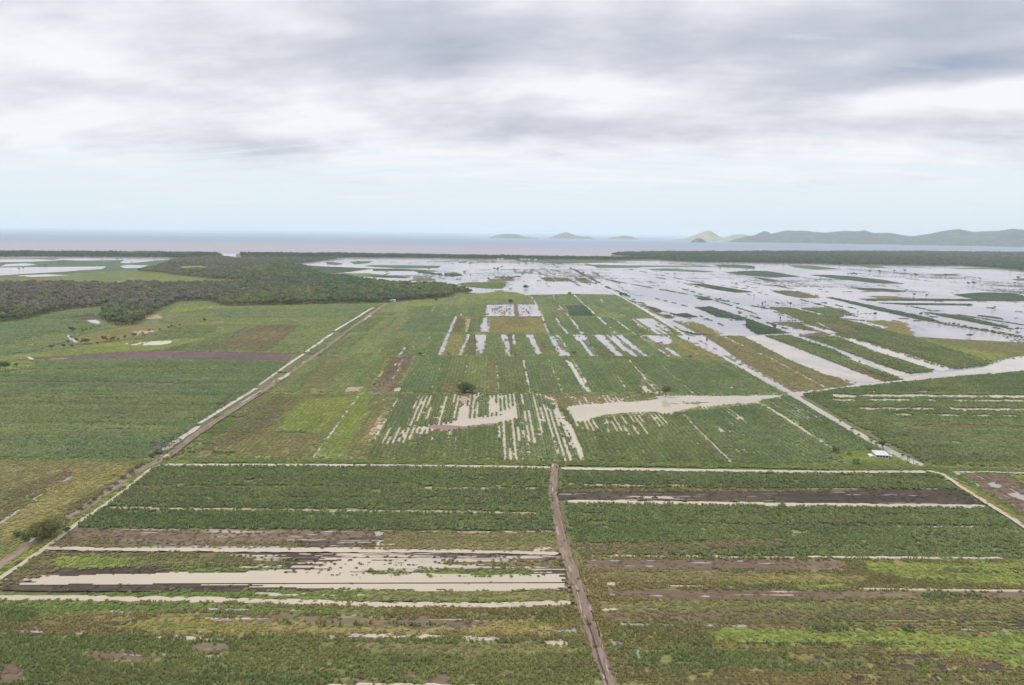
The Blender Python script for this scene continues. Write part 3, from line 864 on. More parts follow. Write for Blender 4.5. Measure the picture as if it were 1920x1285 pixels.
for i_ in range(60):
    v_ = rs3.choice([rs3.uniform(745, 775), rs3.uniform(800, 845), rs3.uniform(680, 720)])
    u_ = rs3.uniform(700, 1420)
    if v_ > 795 and (u_ > 1100 and rs3.random() < .6): continue
    sl_ = (u_ - 928) / (v_ - 434)
    dv_ = rs3.uniform(8, 24)
    line([(u_, v_), (u_ + sl_ * dv_, v_ + dv_)], rs3.uniform(.5, 1.0), 'mud', amp=.9, gap=.2)
water([(768, 806), (800, 800), (820, 799), (850, 793), (861, 786), (863, 760), (878, 760), (880, 786), (905, 783), (930, 781), (962, 777), (974, 784), (950, 792), (920, 797), (880, 801),
       (850, 805), (800, 808)], 'mud', keep=0.0, amp=1.2, fing=5)
water([(795, 799), (830, 798), (870, 801), (930, 794), (932, 797), (880, 805), (835, 809), (800, 803)], 'weedy', keep=0.25, amp=.7)
water([(735, 815), (760, 806), (800, 803), (815, 807), (800, 815), (760, 815)], 'mud', keep=0.35, amp=1)
line([(722, 742), (715, 762)], .8, 'ditch', gap=.5)
line([(671, 744), (650, 772), (625, 808), (588, 858)], 1.3, 'ditch', gap=.2)
line([(855, 812), (853, 840)], 1.2, 'ditch', gap=.2)
line([(1041, 766), (1056, 800), (1080, 855)], 1.4, 'ditch', gap=.1)
water([(1060, 792), (1072, 798), (1082, 820), (1094, 850), (1094, 863), (1084, 850), (1072, 830), (1064, 810)], 'mud', amp=.8)
line([(1282, 778), (1306, 805), (1340, 838), (1373, 869)], 2.0, 'ditch', amp=.6)
line([(1425, 757), (1470, 783), (1512, 812), (1563, 844)], 2.6, 'ditch', amp=.6)
line([(1352, 772), (1370, 795), (1395, 818)], 1.4, 'ditch', amp=.8, gap=.4)
POND = [(1062, 766), (1075, 761), (1095, 759), (1160, 755), (1210, 752), (1235, 749), (1228, 745), (1245, 742.5), (1300, 743), (1400, 743), (1470, 741), (1462, 746), (1430, 750),
        (1424, 757), (1380, 759), (1325, 764), (1290, 768), (1262, 775), (1250, 778), (1225, 774), (1180, 775), (1125, 781), (1110, 789), (1098, 793), (1082, 792), (1070, 783)]
water(POND, 'mud', amp=1.0, name='pond_water', fing=4)
line([(1256, 757), (1275, 759)], 1.6, 'dark', t='field', name='mud_bank_land'); line([(1280, 757.5), (1300, 757), (1330, 755.5)], 1.8, 'olive', t='field', name='mud_bank_land')
field('lime', [(1568, 852), (1600, 846), (1660, 848), (1690, 862), (1726, 877), (1640, 876), (1590, 872)], 'H', amp=1)
line([(1620, 852), (1650, 850)], 1.2, 'tan', t='field', name='garden_path', gap=.4)
line([(1648, 870), (1663, 870.5)], 1.4, 'tan', t='field', name='garden_path', gap=.2)

# ---------------- right of the right-hand channel
field('cane', [(1500, 737), (1560, 731), (1640, 722), (1800, 707), (1920, 697), (2500, 660), (2500, 900), (1920, 878), (1745, 873), (1600, 795)], 'H', amp=.8)
field('cane2', [(1650, 785), (1920, 790), (2400, 800), (2400, 840), (1920, 840), (1760, 835)], 'H', amp=3)
field('rough', [(1690, 800), (1800, 797), (1920, 800), (1920, 806), (1800, 804), (1700, 806)], 'H', amp=2)
for v, u0, w_, gp in ((743.5, 1560, 10, .0), (751.5, 1560, 7.2, .12), (768, 1610, 7, .1), (780, 1660, 6.2, .25), (736, 1600, 6, .7)):
    line([(u0, v - .5), (u0 + 120, v - .8), (1800, v), (1925, v + 1), (2300, v + 4)], w_, 'mud', name='flood_water', amp=.55, gap=gp)
water([(1485, 739), (1520, 733), (1600, 722), (1660, 715), (1700, 707), (1740, 703), (1778, 698), (1830, 692), (1858, 685), (1882, 675), (1905, 669), (1960, 665), (2400, 640), (2400, 668),
       (1920, 695), (1880, 700), (1862, 703), (1850, 699), (1800, 706), (1720, 714), (1650, 722), (1560, 732), (1500, 741)], 'ditch', amp=1.2)
field('olive', [(1262, 640), (1320, 662), (1362, 674), (1300, 672), (1264, 655)], 'V')
field('yellow', [(1264, 640), (1285, 647), (1345, 668), (1320, 670), (1280, 655)], 'V')
field('olive', [(1318, 628), (1352, 630), (1450, 676), (1548, 729), (1490, 735), (1400, 684)], 'V')
field('olive', [(1357, 630), (1394, 630), (1440, 655), (1500, 682), (1560, 706), (1602, 722), (1553, 728), (1455, 676)], 'V')
field('yellow', [(1290, 602), (1318, 610), (1352, 628), (1318, 627), (1295, 615)], 'V')
line([(1352, 630), (1400, 652), (1455, 677), (1510, 707), (1552, 729)], 2.2, 'tan', t='field', name='farm_track_path', amp=.3)
line([(1354, 631), (1402, 653), (1457, 678), (1512, 708), (1553, 729)], 1.2, 'ditch', amp=.3, gap=.2)
field('cane', [(1434, 630), (1480, 629), (1560, 655), (1620, 685), (1692, 712), (1655, 716), (1590, 690), (1500, 655)], 'V')
field('rough', [(1590, 684), (1610, 686), (1668, 714), (1650, 716), (1612, 702)], 'V', amp=2)
field('cane', [(1500, 629), (1572, 632), (1640, 660), (1752, 694), (1740, 699), (1695, 702), (1640, 680), (1560, 650)], 'V')
field('cane', [(1442, 577), (1480, 577), (1545, 592), (1640, 612), (1712, 633), (1862, 681), (1842, 687), (1800, 692), (1770, 690), (1660, 655), (1580, 633), (1500, 600)], 'V')
field('cane', [(1500, 578), (1560, 577), (1600, 590), (1570, 596)], 'V')
water([(1560, 583), (1640, 590), (1660, 602), (1590, 598)], 'flood', keep=.4, amp=2)
field('brown', [(1498, 628), (1540, 623), (1560, 625), (1552, 632), (1500, 632)], 'V'); field('brown', [(1575, 615), (1600, 614), (1610, 622), (1580, 621)], 'V')
field('rough', [(1450, 604), (1560, 605), (1600, 612), (1560, 625), (1500, 618)], 'V')
water([(1500, 606), (1528, 612), (1575, 625), (1553, 626), (1510, 612)], 'flood', keep=.3, amp=1)
line([(1500, 579), (1560, 598), (1625, 617), (1660, 627)], 2.6, 'flood', gap=.1); line([(1620, 608), (1665, 620)], 4, 'flood', gap=.1)
line([(1530, 604), (1556, 617)], 3, 'flood')
field('yellow', [(1628, 602), (1692, 603), (1716, 632), (1700, 630), (1662, 618), (1665, 612), (1640, 608)], 'V')
field('olive', [(1714, 632), (1780, 636), (1920, 643), (2100, 650), (1920, 667), (1880, 672), (1860, 680), (1760, 648)], 'V')
field('lime', [(1720, 633), (1760, 640), (1860, 664), (1900, 668), (1876, 674), (1860, 678), (1770, 650)], 'V')
water([(1690, 604), (1750, 608), (1830, 620), (1920, 636), (1920, 643), (1800, 637), (1716, 632), (1712, 625), (1735, 622), (1718, 612)], 'flood', keep=0.0, amp=1.5)
line([(1740, 602), (1780, 609), (1830, 617), (1920, 633)], 12, 'olive', name='grass_bank_land', t='field', amp=.7)
water([(1394, 631), (1432, 630), (1480, 648), (1545, 676), (1605, 697), (1650, 714), (1640, 718), (1600, 716), (1545, 702), (1480, 675)], 'ditch', amp=1.6)
line([(1600, 673), (1640, 685), (1700, 708)], 3.0, 'ditch', amp=.7); water([(1628, 678), (1650, 684), (1700, 700), (1716, 705), (1680, 706), (1640, 688)], 'ditch', amp=1)
water([(1540, 655), (1570, 662), (1620, 680), (1640, 690), (1600, 680)], 'ditch', keep=.6, amp=1)
water([(1570, 632), (1600, 635), (1700, 664), (1782, 690), (1770, 698), (1752, 695), (1660, 665)], 'ditch', keep=.25, amp=1.2)
# right-hand channel and left-hand track with its channel
line([(1110, 527), (1142, 545), (1165, 557), (1220, 589), (1280, 626), (1330, 655), (1400, 695), (1480, 738), (1560, 786), (1640, 833), (1700, 862), (1733, 877)], 6.0, 'ditch', name='channel_water', amp=.25)
water([(1268, 629), (1320, 632), (1350, 650), (1375, 670), (1340, 665), (1300, 648)], 'flood', keep=.25, amp=1.5)
line([(1180, 562), (1230, 587), (1285, 610), (1320, 628)], 7, 'olive', name='grass_bank_land', t='field', amp=.6, gap=.15)
field('brown', [(1728, 877), (1742, 877), (1746, 884), (1734, 882)], 'V', amp=.3)

# ---------------- the main embankment across the view
field('verge', [(-900, 862), (0, 860), (285, 861), (335, 861), (600, 862), (1000, 865), (1400, 869), (1740, 875), (1920, 879), (2600, 900), (2600, 912), (1920, 890), (1740, 887), (1400, 878), (1050, 874), (1000, 874), (600, 869.5),
       (320, 869), (260, 868), (0, 866), (-900, 868)], 'H', amp=.5)
field('yellow', [(1745, 875), (1820, 876), (1920, 880), (2200, 888), (2200, 894), (1920, 883), (1830, 880), (1760, 880)], 'H', amp=.5)

# ---------------- foreground, left strip
field('olive', [(-900, 866), (0, 865), (210, 866), (270, 868), (285, 872), (240, 897), (150, 960), (80, 1002), (0, 1060), (-250, 1220), (-900, 1285)], 'V', amp=.8)
field('yellow', [(60, 900), (140, 880), (230, 872), (260, 875), (150, 940), (60, 1000), (0, 1030), (0, 960)], 'V', amp=4)
field('rough', [(-200, 930), (0, 925), (120, 885), (140, 888), (60, 945), (0, 985), (-200, 1060)], 'V', amp=2)
line([(140, 893), (90, 922), (40, 955), (0, 985)], 1.6, 'clear', gap=.35, amp=.8); line([(120, 893), (60, 928), (0, 962)], .9, 'clear', gap=.5, amp=.8)
field('lime', [(290, 868), (330, 864), (360, 868), (300, 882), (225, 935), (130, 1000), (60, 1060), (0, 1100), (-120, 1180), (-160, 1140), (0, 1042), (75, 992), (160, 945), (240, 888)], 'V', amp=1.2)
field('rough', [(120, 962), (150, 938), (215, 900), (262, 872), (272, 872), (230, 905), (165, 948), (130, 972)], 'V', amp=1.5)
field('dark', [(240, 884), (268, 872), (278, 876), (250, 890)], 'V', amp=1)

# ---------------- foreground, block left of the middle track
field('cane', [(305, 874), (700, 876), (1030, 882), (1034, 958), (1038, 999), (700, 997), (130, 993), (180, 960), (240, 912), (285, 880)], 'H', amp=.6)
line([(250, 914.5), (640, 916), (700, 917)], 2.2, 'rough', t='field', name='cane_row_path', amp=.5); line([(790, 917), (900, 918.5), (1010, 919)], 2.4, 'tan', t='field', name='cane_row_path', amp=.6); line([(830, 916.8), (1000, 918.6)], .9, 'ditch', gap=.25)
line([(205, 955), (400, 958), (640, 960.5), (860, 962), (1010, 966)], 2.6, 'tan', t='field', name='cane_row_path', amp=.6); line([(240, 957), (500, 959), (700, 960.4), (1008, 965.6)], .9, 'ditch', gap=.2)
field('rough', [(128, 993), (400, 995), (720, 997), (1040, 1000), (1050, 1040), (700, 1036), (85, 1030)], 'H', amp=.5)
field('brown', [(128, 994), (400, 996), (722, 998), (716, 1020), (680, 1024), (500, 1022), (300, 1024), (200, 1022), (110, 1020)], 'H', amp=.8)
field('olive', [(735, 1003), (1040, 1002), (1048, 1034), (712, 1034)], 'H', amp=.8)
field('rough', [(130, 1012), (220, 1010), (200, 1028), (120, 1028)], 'H', amp=2)
line([(720, 998), (860, 1000), (900, 1001), (1036, 999)], 1.6, 'tan', t='field', name='cane_row_path', amp=.5, gap=.2)
line([(220, 1003), (320, 1001)], .8, 'clear', gap=.4); line([(370, 1014), (580, 1016)], .8, 'clear', gap=.6)
water([(640, 1024), (700, 1012), (716, 1014), (712, 1024), (690, 1034), (560, 1034), (480, 1032), (560, 1028)], 'mud', keep=.3, amp=1, streak='H', fing=9)
water([(240, 1028), (480, 1026), (560, 1029), (480, 1031), (260, 1031)], 'clear', keep=.55, amp=.6, streak='H', fing=10)
field('wet', [(560, 1016), (690, 1010), (716, 1012), (700, 1030), (560, 1030)], 'H', amp=1)
water([(700, 999), (720, 1001), (715, 1008), (702, 1008)], 'clear', keep=.2, amp=.6)
water([(1005, 1030), (1030, 1028), (1042, 1036), (1000, 1036)], 'mud', keep=.4, amp=.6, streak='H')
field('dark', [(80, 1036), (400, 1039), (700, 1040), (1048, 1046), (1062, 1100), (1070, 1122), (700, 1120), (300, 1112), (0, 1110), (5, 1090)], 'H', amp=.7)
field('wet', [(440, 1040), (760, 1040), (1046, 1045), (1050, 1054), (860, 1058), (700, 1058), (560, 1054), (450, 1050)], 'H', amp=1.5)
field('wet', [(420, 1100), (700, 1104), (700, 1122), (560, 1122), (400, 1112)], 'H', amp=1.5)
field('rough', [(100, 1040), (440, 1041), (460, 1050), (560, 1056), (700, 1059), (860, 1058), (1050, 1054), (1050, 1066), (860, 1066), (700, 1060), (540, 1060), (300, 1066), (100, 1064)], 'H', amp=1.5)
field('lime', [(95, 1048), (180, 1047), (250, 1052), (262, 1062), (230, 1066), (140, 1068), (85, 1066)], 'H', amp=1)
field('olive', [(262, 1056), (400, 1052), (400, 1060), (262, 1064)], 'H', amp=1)
field('verge', [(300, 1068), (520, 1066), (640, 1069), (560, 1072), (330, 1074)], 'H', amp=.6)
field('rough', [(20, 1070), (80, 1040), (120, 1068), (60, 1090), (30, 1100)], 'V', amp=1)
field('verge', [(300, 1114), (700, 1112), (760, 1110), (1060, 1112), (1075, 1132), (700, 1130), (400, 1124), (100, 1120)], 'H', amp=.8)
field('olive', [(690, 1113), (1060, 1113), (1072, 1130), (690, 1128)], 'H', amp=.7)
for y, a, b in ((1044, 430, 720), (1046.5, 640, 1040), (1050, 620, 760), (1056, 600, 720), (1042, 560, 700), (1053, 470, 560), (1065.5, 340, 540), (1116, 440, 580), (1119, 500, 690), (1063, 480, 640)):
    line([(a, y), ((a + b) / 2, y + .6), (b, y + 1)], .8, 'mud', gap=.3, amp=.9)
field('wet', [(560, 1060), (700, 1056), (860, 1062), (1030, 1064), (1046, 1072), (900, 1082), (640, 1078), (520, 1076)], 'H', amp=1.5)
water([(640, 1050), (700, 1048), (712, 1056), (850, 1063), (850, 1069), (700, 1072), (560, 1072), (600, 1064)], 'mud', keep=.5, amp=1.4, streak='H', fing=12)
water([(58, 1092), (80, 1084), (150, 1083), (230, 1080), (320, 1077), (400, 1077), (480, 1075), (560, 1074), (640, 1075), (700, 1076), (760, 1078), (820, 1080), (900, 1080), (980, 1077), (1030, 1070), (1046, 1072),
       (1052, 1082), (1060, 1094), (1062, 1102), (1040, 1110), (960, 1111), (800, 1111), (700, 1110), (640, 1108), (520, 1103), (400, 1101), (300, 1100), (200, 1099), (120, 1098), (75, 1096)], 'mud', amp=1.6, name='flood_water', fing=9, streak='H')
water([(600, 1102), (700, 1100), (696, 1112), (640, 1110)], 'mud', keep=.2, amp=1.6, streak='H', fing=8)
for p in ([(780, 1072), (900, 1073), (1010, 1073), (1000, 1079), (880, 1081), (790, 1079)], [(690, 1076), (760, 1074), (760, 1078), (700, 1080)]):
    field('verge', p, 'H', amp=1.0)
# rough pasture below
field('scrub', [(-700, 1130), (0, 1124), (640, 1134), (1078, 1138), (1110, 1190), (1150, 1300), (1160, 1420), (-700, 1420)], 'H', amp=.6)
field('verge', [(-300, 1128), (0, 1128), (260, 1134), (560, 1142), (740, 1150), (700, 1158), (520, 1152), (260, 1150), (0, 1160), (-300, 1180)], 'H', amp=2)
field('bush', [(-300, 1140), (0, 1140), (60, 1146), (70, 1160), (30, 1172), (-300, 1180)], 'H', amp=2)
field('yellow', [(190, 1168), (400, 1160), (640, 1176), (1030, 1168), (1050, 1190), (700, 1192), (420, 1190), (200, 1186)], 'H', amp=3)
field('brown', [(300, 1160), (560, 1156), (900, 1164), (980, 1172), (820, 1182), (560, 1172), (400, 1168)], 'H', amp=3)
field('bush', [(-300, 1195), (0, 1192), (220, 1200), (640, 1205), (1080, 1204), (1100, 1216), (1100, 1260), (900, 1262), (0, 1240), (-300, 1240)], 'H', amp=2)
field('bush', [(-300, 1222), (0, 1214), (100, 1222), (300, 1230), (460, 1222), (640, 1214), (1000, 1226), (1100, 1220), (1140, 1290), (1140, 1420), (-300, 1420)], 'H', amp=3)
field('olive', [(640, 1206), (900, 1212), (1080, 1214), (1100, 1226), (900, 1236), (700, 1228)], 'H', amp=2.5)
field('brown', [(150, 1228), (240, 1224), (300, 1236), (260, 1248), (180, 1238)], 'H', amp=2)
field('brown', [(350, 1210), (430, 1208), (420, 1232), (380, 1226)], 'H', amp=2)
field('bush', [(120, 1268), (300, 1258), (420, 1256), (560, 1268), (640, 1262), (620, 1292), (120, 1300)], 'H', amp=6)
field('brown', [(0, 1250), (60, 1254), (40, 1280), (0, 1285)], 'H', amp=2); field('brown', [(750, 1270), (830, 1266), (880, 1280), (800, 1290)], 'H', amp=2)
line([(-100, 1184), (0, 1187), (80, 1188), (220, 1196), (290, 1198), (430, 1201), (560, 1202), (700, 1195), (900, 1200), (1060, 1212)], 1.5, 'clear', amp=1, gap=.4)
line([(680, 1196), (760, 1197), (860, 1199), (940, 1201)], 2.2, 'mud', amp=1, gap=.15); line([(290, 1199), (460, 1202)], 1.4, 'mud', amp=1, gap=.2)
water([(1040, 1186), (1060, 1178), (1082, 1180), (1086, 1190), (1066, 1194), (1050, 1192)], 'clear', keep=.35, amp=1.2, streak='H')
water([(1020, 1204), (1050, 1200), (1066, 1208), (1060, 1216), (1030, 1214)], 'mud', keep=.3, amp=1.2, streak='H')
for y, a, b in ((1144, 300, 460), (1147, 420, 620), (1148, 640, 700), (1150, 200, 300), (1186, 280, 380), (1153, 960, 1040)):
    line([(a, y), (b, y + 2)], 1.0, 'clear', gap=.4, amp=.9)
line([(240, 1228), (300, 1232), (420, 1236)], 1.2, 'clear', gap=.4, amp=.9)
line([(600, 1294), (700, 1289), (900, 1295)], 2, 'mud', amp=.8)

# ---------------- foreground, block right of the middle track
field('cane', [(1052, 884), (1700, 890), (1745, 891), (1800, 918), (1846, 948), (1900, 985), (1960, 1030), (2000, 1052), (1560, 1048), (1085, 1044), (1062, 960)], 'H', amp=.6)
field('cane2', [(1062, 985), (1400, 985), (1700, 1000), (1650, 1025), (1250, 1015), (1070, 1008)], 'H', amp=3)
field('rough', [(1080, 1020), (1250, 1018), (1460, 1010), (1500, 1014), (1380, 1036), (1085, 1040)], 'H', amp=2)
field('dark', [(1040, 918), (1300, 916), (1700, 918), (1792, 919), (1838, 944), (1850, 950), (1400, 942), (1042, 938)], 'H', amp=.6)
field('rough', [(1055, 917), (1300, 915), (1620, 917), (1600, 921), (1300, 921), (1055, 923)], 'H', amp=.6)
line([(1060, 908), (1110, 911), (1300, 912)], 3.2, 'tan', t='field', name='cane_row_path', amp=.6, gap=.1); line([(1065, 909), (1200, 911.6)], .9, 'ditch', gap=.3)
line([(1058, 941), (1300, 944), (1600, 948), (1852, 950.5)], 4.0, 'mud', amp=.35); line([(1500, 917.5), (1700, 916), (1795, 918)], .8, 'ditch', gap=.2)
line([(1580, 928), (1740, 930)], .7, 'clear', gap=.5, amp=.9); line([(1064, 981), (1400, 986)], 1.6, 'rough', t='field', name='cane_row_path'); line([(1400, 986), (1640, 987), (1880, 988)], 2.0, 'dark', t='field', name='cane_row_path', amp=.4)
line([(1600, 988.6), (1840, 989)], 1.4, 'ditch', gap=.3)
field('scrub', [(1086, 1046), (1560, 1050), (1960, 1052), (2500, 1060), (2500, 1420), (1160, 1420), (1150, 1285), (1120, 1180), (1100, 1110)], 'H', amp=.6)
field('brown', [(1095, 1050), (1560, 1054), (1600, 1060), (1560, 1071), (1300, 1072), (1098, 1070)], 'H', amp=1.2)
field('lime', [(1620, 1056), (1800, 1060), (1960, 1062), (1960, 1100), (1800, 1096), (1650, 1080)], 'H', amp=3)
field('olive', [(1110, 1074), (1500, 1076), (1640, 1082), (1600, 1098), (1300, 1096), (1112, 1088)], 'H', amp=2)
field('yellow', [(1390, 1084), (1500, 1082), (1620, 1088), (1600, 1094), (1480, 1096), (1380, 1092)], 'H', amp=1.5)
field('lime', [(1480, 1098), (1580, 1098), (1600, 1106), (1500, 1107)], 'H', amp=1)
field('brown', [(1130, 1108), (1500, 1110), (1700, 1112), (1930, 1114), (1930, 1128), (1600, 1126), (1300, 1128), (1140, 1122)], 'H', amp=1)
field('olive', [(1122, 1134), (1400, 1132), (1930, 1134), (1960, 1150), (1700, 1150), (1126, 1150)], 'H', amp=2)
field('rough', [(1125, 1152), (1400, 1150), (1930, 1152), (1960, 1174), (1600, 1172), (1130, 1168)], 'H', amp=1.5)
field('dark', [(1740, 1166), (1860, 1164), (1960, 1166), (1960, 1182), (1860, 1180)], 'H', amp=1)
field('brown', [(1130, 1156), (1300, 1152), (1400, 1158), (1300, 1166), (1140, 1164)], 'H', amp=1.5)
field('lime', [(1320, 1184), (1560, 1186), (1930, 1192), (1960, 1260), (1800, 1232), (1600, 1216), (1440, 1212), (1330, 1204)], 'H', amp=4)
field('scrub', [(1140, 1196), (1320, 1192), (1380, 1214), (1600, 1222), (1700, 1240), (1900, 1262), (1960, 1290), (1960, 1420), (1170, 1420), (1155, 1290)], 'H', amp=4)
field('bush', [(1160, 1220), (1400, 1226), (1640, 1236), (1600, 1256), (1300, 1262), (1170, 1254)], 'H', amp=4)
line([(1095, 1042.5), (1300, 1044), (1560, 1047.5), (1925, 1050)], 1.8, 'mud', amp=.5, gap=.08)
line([(1110, 1054), (1420, 1056)], .8, 'clear', gap=.5, amp=.9); line([(1280, 1058), (1460, 1060)], .8, 'clear', gap=.5, amp=.9); line([(1100, 1063), (1280, 1066)], .8, 'clear', gap=.6, amp=.9)
line([(1610, 1107), (1760, 1109), (1925, 1111)], 1.2, 'mud', amp=.4); line([(1220, 1101), (1330, 1103), (1390, 1105)], .9, 'mud', amp=.6, gap=.3)
line([(1260, 1082), (1330, 1086)], 1.0, 'clear', gap=.4, amp=.9)
water([(1132, 1100), (1150, 1095), (1168, 1094), (1160, 1100), (1140, 1104)], 'mud', keep=.2, amp=.9)
water([(1128, 1146), (1150, 1143), (1162, 1145), (1150, 1149), (1132, 1149)], 'mud', keep=.2, amp=.9)
line([(1135, 1118), (1180, 1120), (1340, 1122)], .9, 'clear', gap=.55, amp=.9)
line([(1160, 1174), (1300, 1176), (1420, 1178), (1560, 1182), (1720, 1184), (1925, 1187)], 1.2, 'clear', amp=.7, gap=.15)
line([(1200, 1146), (1300, 1145)], .9, 'clear', gap=.5, amp=.9)
for i in range(9):
    y = 1160 + i * 2.6
    line([(1500 + i * 12, y + 4), (1925, y + 7)], .55, 'lime' if i % 2 else 'dark', t='field', name='crop_row_land', amp=.5, gap=.15)
water([(1146, 1208), (1166, 1206), (1170, 1214), (1152, 1216)], 'clear', keep=.2, amp=.9)
water([(1190, 1222), (1206, 1220), (1210, 1236), (1198, 1238)], 'clear', keep=.5, amp=.9)

rs2 = random.Random(11)
for i in range(64):
    v = rs2.uniform(1052, 1290) if i % 4 else rs2.uniform(1140, 1290)
    rt = rs2.random() < .55
    lo, hi = (1120 + (v - 1100) * .25, 1925) if rt else (-20, 1060 + (v - 1100) * .3)
    if not rt and v < 1142: continue
    a = rs2.uniform(lo, hi - 120); b = min(hi, a + rs2.uniform(100, 520))
    k = rs2.choice(['brown', 'dark', 'yellow', 'olive', 'bush', 'bush', 'verge', 'cane', 'rough'])
    line([(a, v), ((a + b) / 2, v + rs2.uniform(0, 2)), (b, v + 2)], rs2.uniform(.8, 2.6), k, t='field', name='crop_row_land', amp=1.0, gap=rs2.uniform(.1, .5))
for v, a, b in ((900, 330, 1028), (934, 230, 1030), (945, 220, 1032), (904, 1056, 1760), (962, 1062, 1860), (1000, 1070, 1930), (1014, 1250, 1930), (1028, 1085, 1930)):
    line([(a, v), ((a + b) / 2, v + 2), (b, v + 5)], 1.0, 'dark', t='field', name='crop_row_land', amp=1.0, gap=.35)
for i in range(26):
    u = rs2.uniform(-40, 480); v = rs2.uniform(690, 850)
    if u > 480 - (v - 690) * 1.1: continue
    line([(u, v), (u + rs2.uniform(60, 260), v + rs2.uniform(-1, 1))], rs2.uniform(1.5, 4), rs2.choice(['cane', 'cane2', 'rough', 'light', 'cane']), t='field', name='crop_row_land', amp=1.0, gap=.3)

# ---------------- right edge: verge, bare wet field, channels
field('verge', [(1738, 884), (1800, 884), (1850, 890), (1925, 898), (2400, 960), (2400, 1200), (2050, 1070), (1960, 1010), (1900, 975), (1838, 938), (1790, 908)], 'V', amp=.8)
field('brown', [(1802, 893), (1860, 890), (1900, 891), (1960, 905), (2300, 1000), (2200, 1060), (1920, 966), (1860, 932)], 'V', amp=1.2)
field('lime', [(1886, 892), (1930, 893), (1980, 905), (1925, 912)], 'V', amp=.8)
field('yellow', [(1780, 900), (1800, 905), (1870, 945), (1925, 978), (1960, 1000), (1930, 992), (1860, 950)], 'V', amp=1.2)
water([(1850, 909), (1866, 907), (1880, 914), (1872, 918), (1858, 915)], 'clear', keep=.0, amp=.9)
water([(1886, 928), (1905, 926), (1925, 934), (1925, 944), (1905, 938)], 'clear', keep=.1, amp=1.2)
line([(1820, 905), (1850, 922), (1890, 945), (1925, 962)], 1.2, 'clear', gap=.35, amp=.9)
line([(1775, 892), (1790, 899), (1806, 906)], 1.0, 'ditch', gap=.3, amp=.8); line([(1760, 881), (1782, 878)], 1.5, 'mud', gap=.3)
line([(1785, 888), (1840, 886.5), (1925, 889.5), (2200, 900)], 2.2, 'ditch', amp=.3)
water([(1788, 887), (1800, 886), (1800, 893), (1794, 895)], 'clear', amp=.4)
line([(1738, 885), (1765, 890), (1790, 906), (1805, 917), (1850, 946), (1900, 976), (1960, 1018), (2050, 1075)], 2.6, 'mud', name='channel_water', amp=.2)

# ---------------- channels and tracks drawn over everything
line([(-60, 1128), (0, 1124.5), (200, 1126), (400, 1128), (560, 1132), (740, 1138), (900, 1138.5), (1070, 1134)], 3.0, 'mud', amp=.45, gap=.0)
line([(85, 1031), (200, 1033), (400, 1034.5), (640, 1036), (860, 1037), (1047, 1041)], 2.6, 'mud', amp=.4)
line([(306, 874.5), (500, 874), (700, 875), (900, 877), (1032, 879)], 4.0, 'mud', name='channel_water', amp=.2)
line([(1052, 880), (1300, 883.5), (1550, 887), (1735, 886)], 3.8, 'mud', name='channel_water', amp=.2)
line([(306, 874), (292, 878), (280, 884), (240, 917), (200, 948), (150, 981), (110, 1012), (85, 1031), (40, 1062), (0, 1088), (-60, 1126), (-160, 1180)], 2.1, 'mud', name='channel_water', amp=.2)
line([(-260, 1230), (-80, 1112), (0, 1064), (45, 1030), (85, 1002), (150, 962), (200, 925), (250, 890), (290, 870), (320, 854), (370, 815), (430, 775), (500, 730), (560, 690), (610, 655), (660, 615), (725, 569)], 4.6, name='dirt_track', t='track', amp=.25)
for (a, b, w) in (((305, 846), (372, 800), 4.4), ((371, 796), (481, 728), 3.8), ((484, 723), (520, 698), 3.0), ((520, 698), (570, 664), 3.2), ((572, 662), (625, 624), 4.0), ((628, 621), (700, 577), 4.6)):
    m_ = ((a[0] + b[0]) / 2, (a[1] + b[1]) / 2)
    line([a, m_, b], w, 'ditch', name='ditch_water', amp=.3)
for p in ([(280, 842), (300, 828), (330, 812), (300, 840), (290, 848)], [(392, 776), (430, 745), (470, 724), (440, 742), (400, 772)]):
    field('purple', p, 'V', amp=.8)
water([(520, 712), (540, 700), (548, 702), (528, 714)], 'ditch', keep=.0, amp=1.2); line([(600, 655), (570, 680), (520, 712), (480, 740), (440, 765)], 1.2, 'ditch', gap=.6, amp=.9)
line([(695, 592), (683, 602)], 3, 'flood'); line([(655, 612), (640, 622)], 2, 'flood', gap=.3)
water([(270, 861), (290, 861), (288, 863), (270, 863)], 'clear', amp=.3); water([(300, 857), (318, 853), (322, 856), (310, 860)], 'mud', keep=0, amp=.6)
line([(56, 1020), (66, 1012), (76, 1009)], 1.1, 'mud', amp=.4); line([(72, 1018), (80, 1012)], .9, 'clear', amp=.4)
line([(1040, 872), (1038, 900), (1036, 930), (1042, 965), (1052, 1010), (1064, 1050), (1078, 1090), (1096, 1150), (1118, 1215), (1142, 1285), (1170, 1360)], 4.0, name='dirt_track', t='track', amp=.22)
CT = [(1040, 872), (1038, 900), (1036, 930), (1042, 965), (1052, 1010), (1064, 1050), (1078, 1090), (1096, 1150), (1118, 1215), (1142, 1285), (1170, 1360)]
LTK = [(-80, 1112), (0, 1064), (45, 1030), (85, 1002), (150, 962), (200, 925), (250, 890), (290, 870), (320, 854), (370, 815), (430, 775), (500, 730), (560, 690), (610, 655), (660, 615)]
for pts, w0 in ((CT, 4.4), (LTK, 5.0)):
    line(pts, .4, 'brown', name='wheel_rut_path', t='field', amp=.8, off=.75, gap=.35); line(pts, .4, 'brown', name='wheel_rut_path', t='field', amp=.8, off=-.75, gap=.35)
    line(pts, .6, 'rough', name='track_verge_land', t='field', amp=1.0, off=0.0, gap=.75)
    line(pts, .9, 'rough', name='track_verge_land', t='field', amp=1.2, off=w0 / 2, gap=.5); line(pts, .9, 'brown', name='track_verge_land', t='field', amp=1.2, off=-w0 / 2, gap=.5)
    line(pts, .7, 'clear', name='puddle_water', amp=1.0, off=.9, gap=.86)
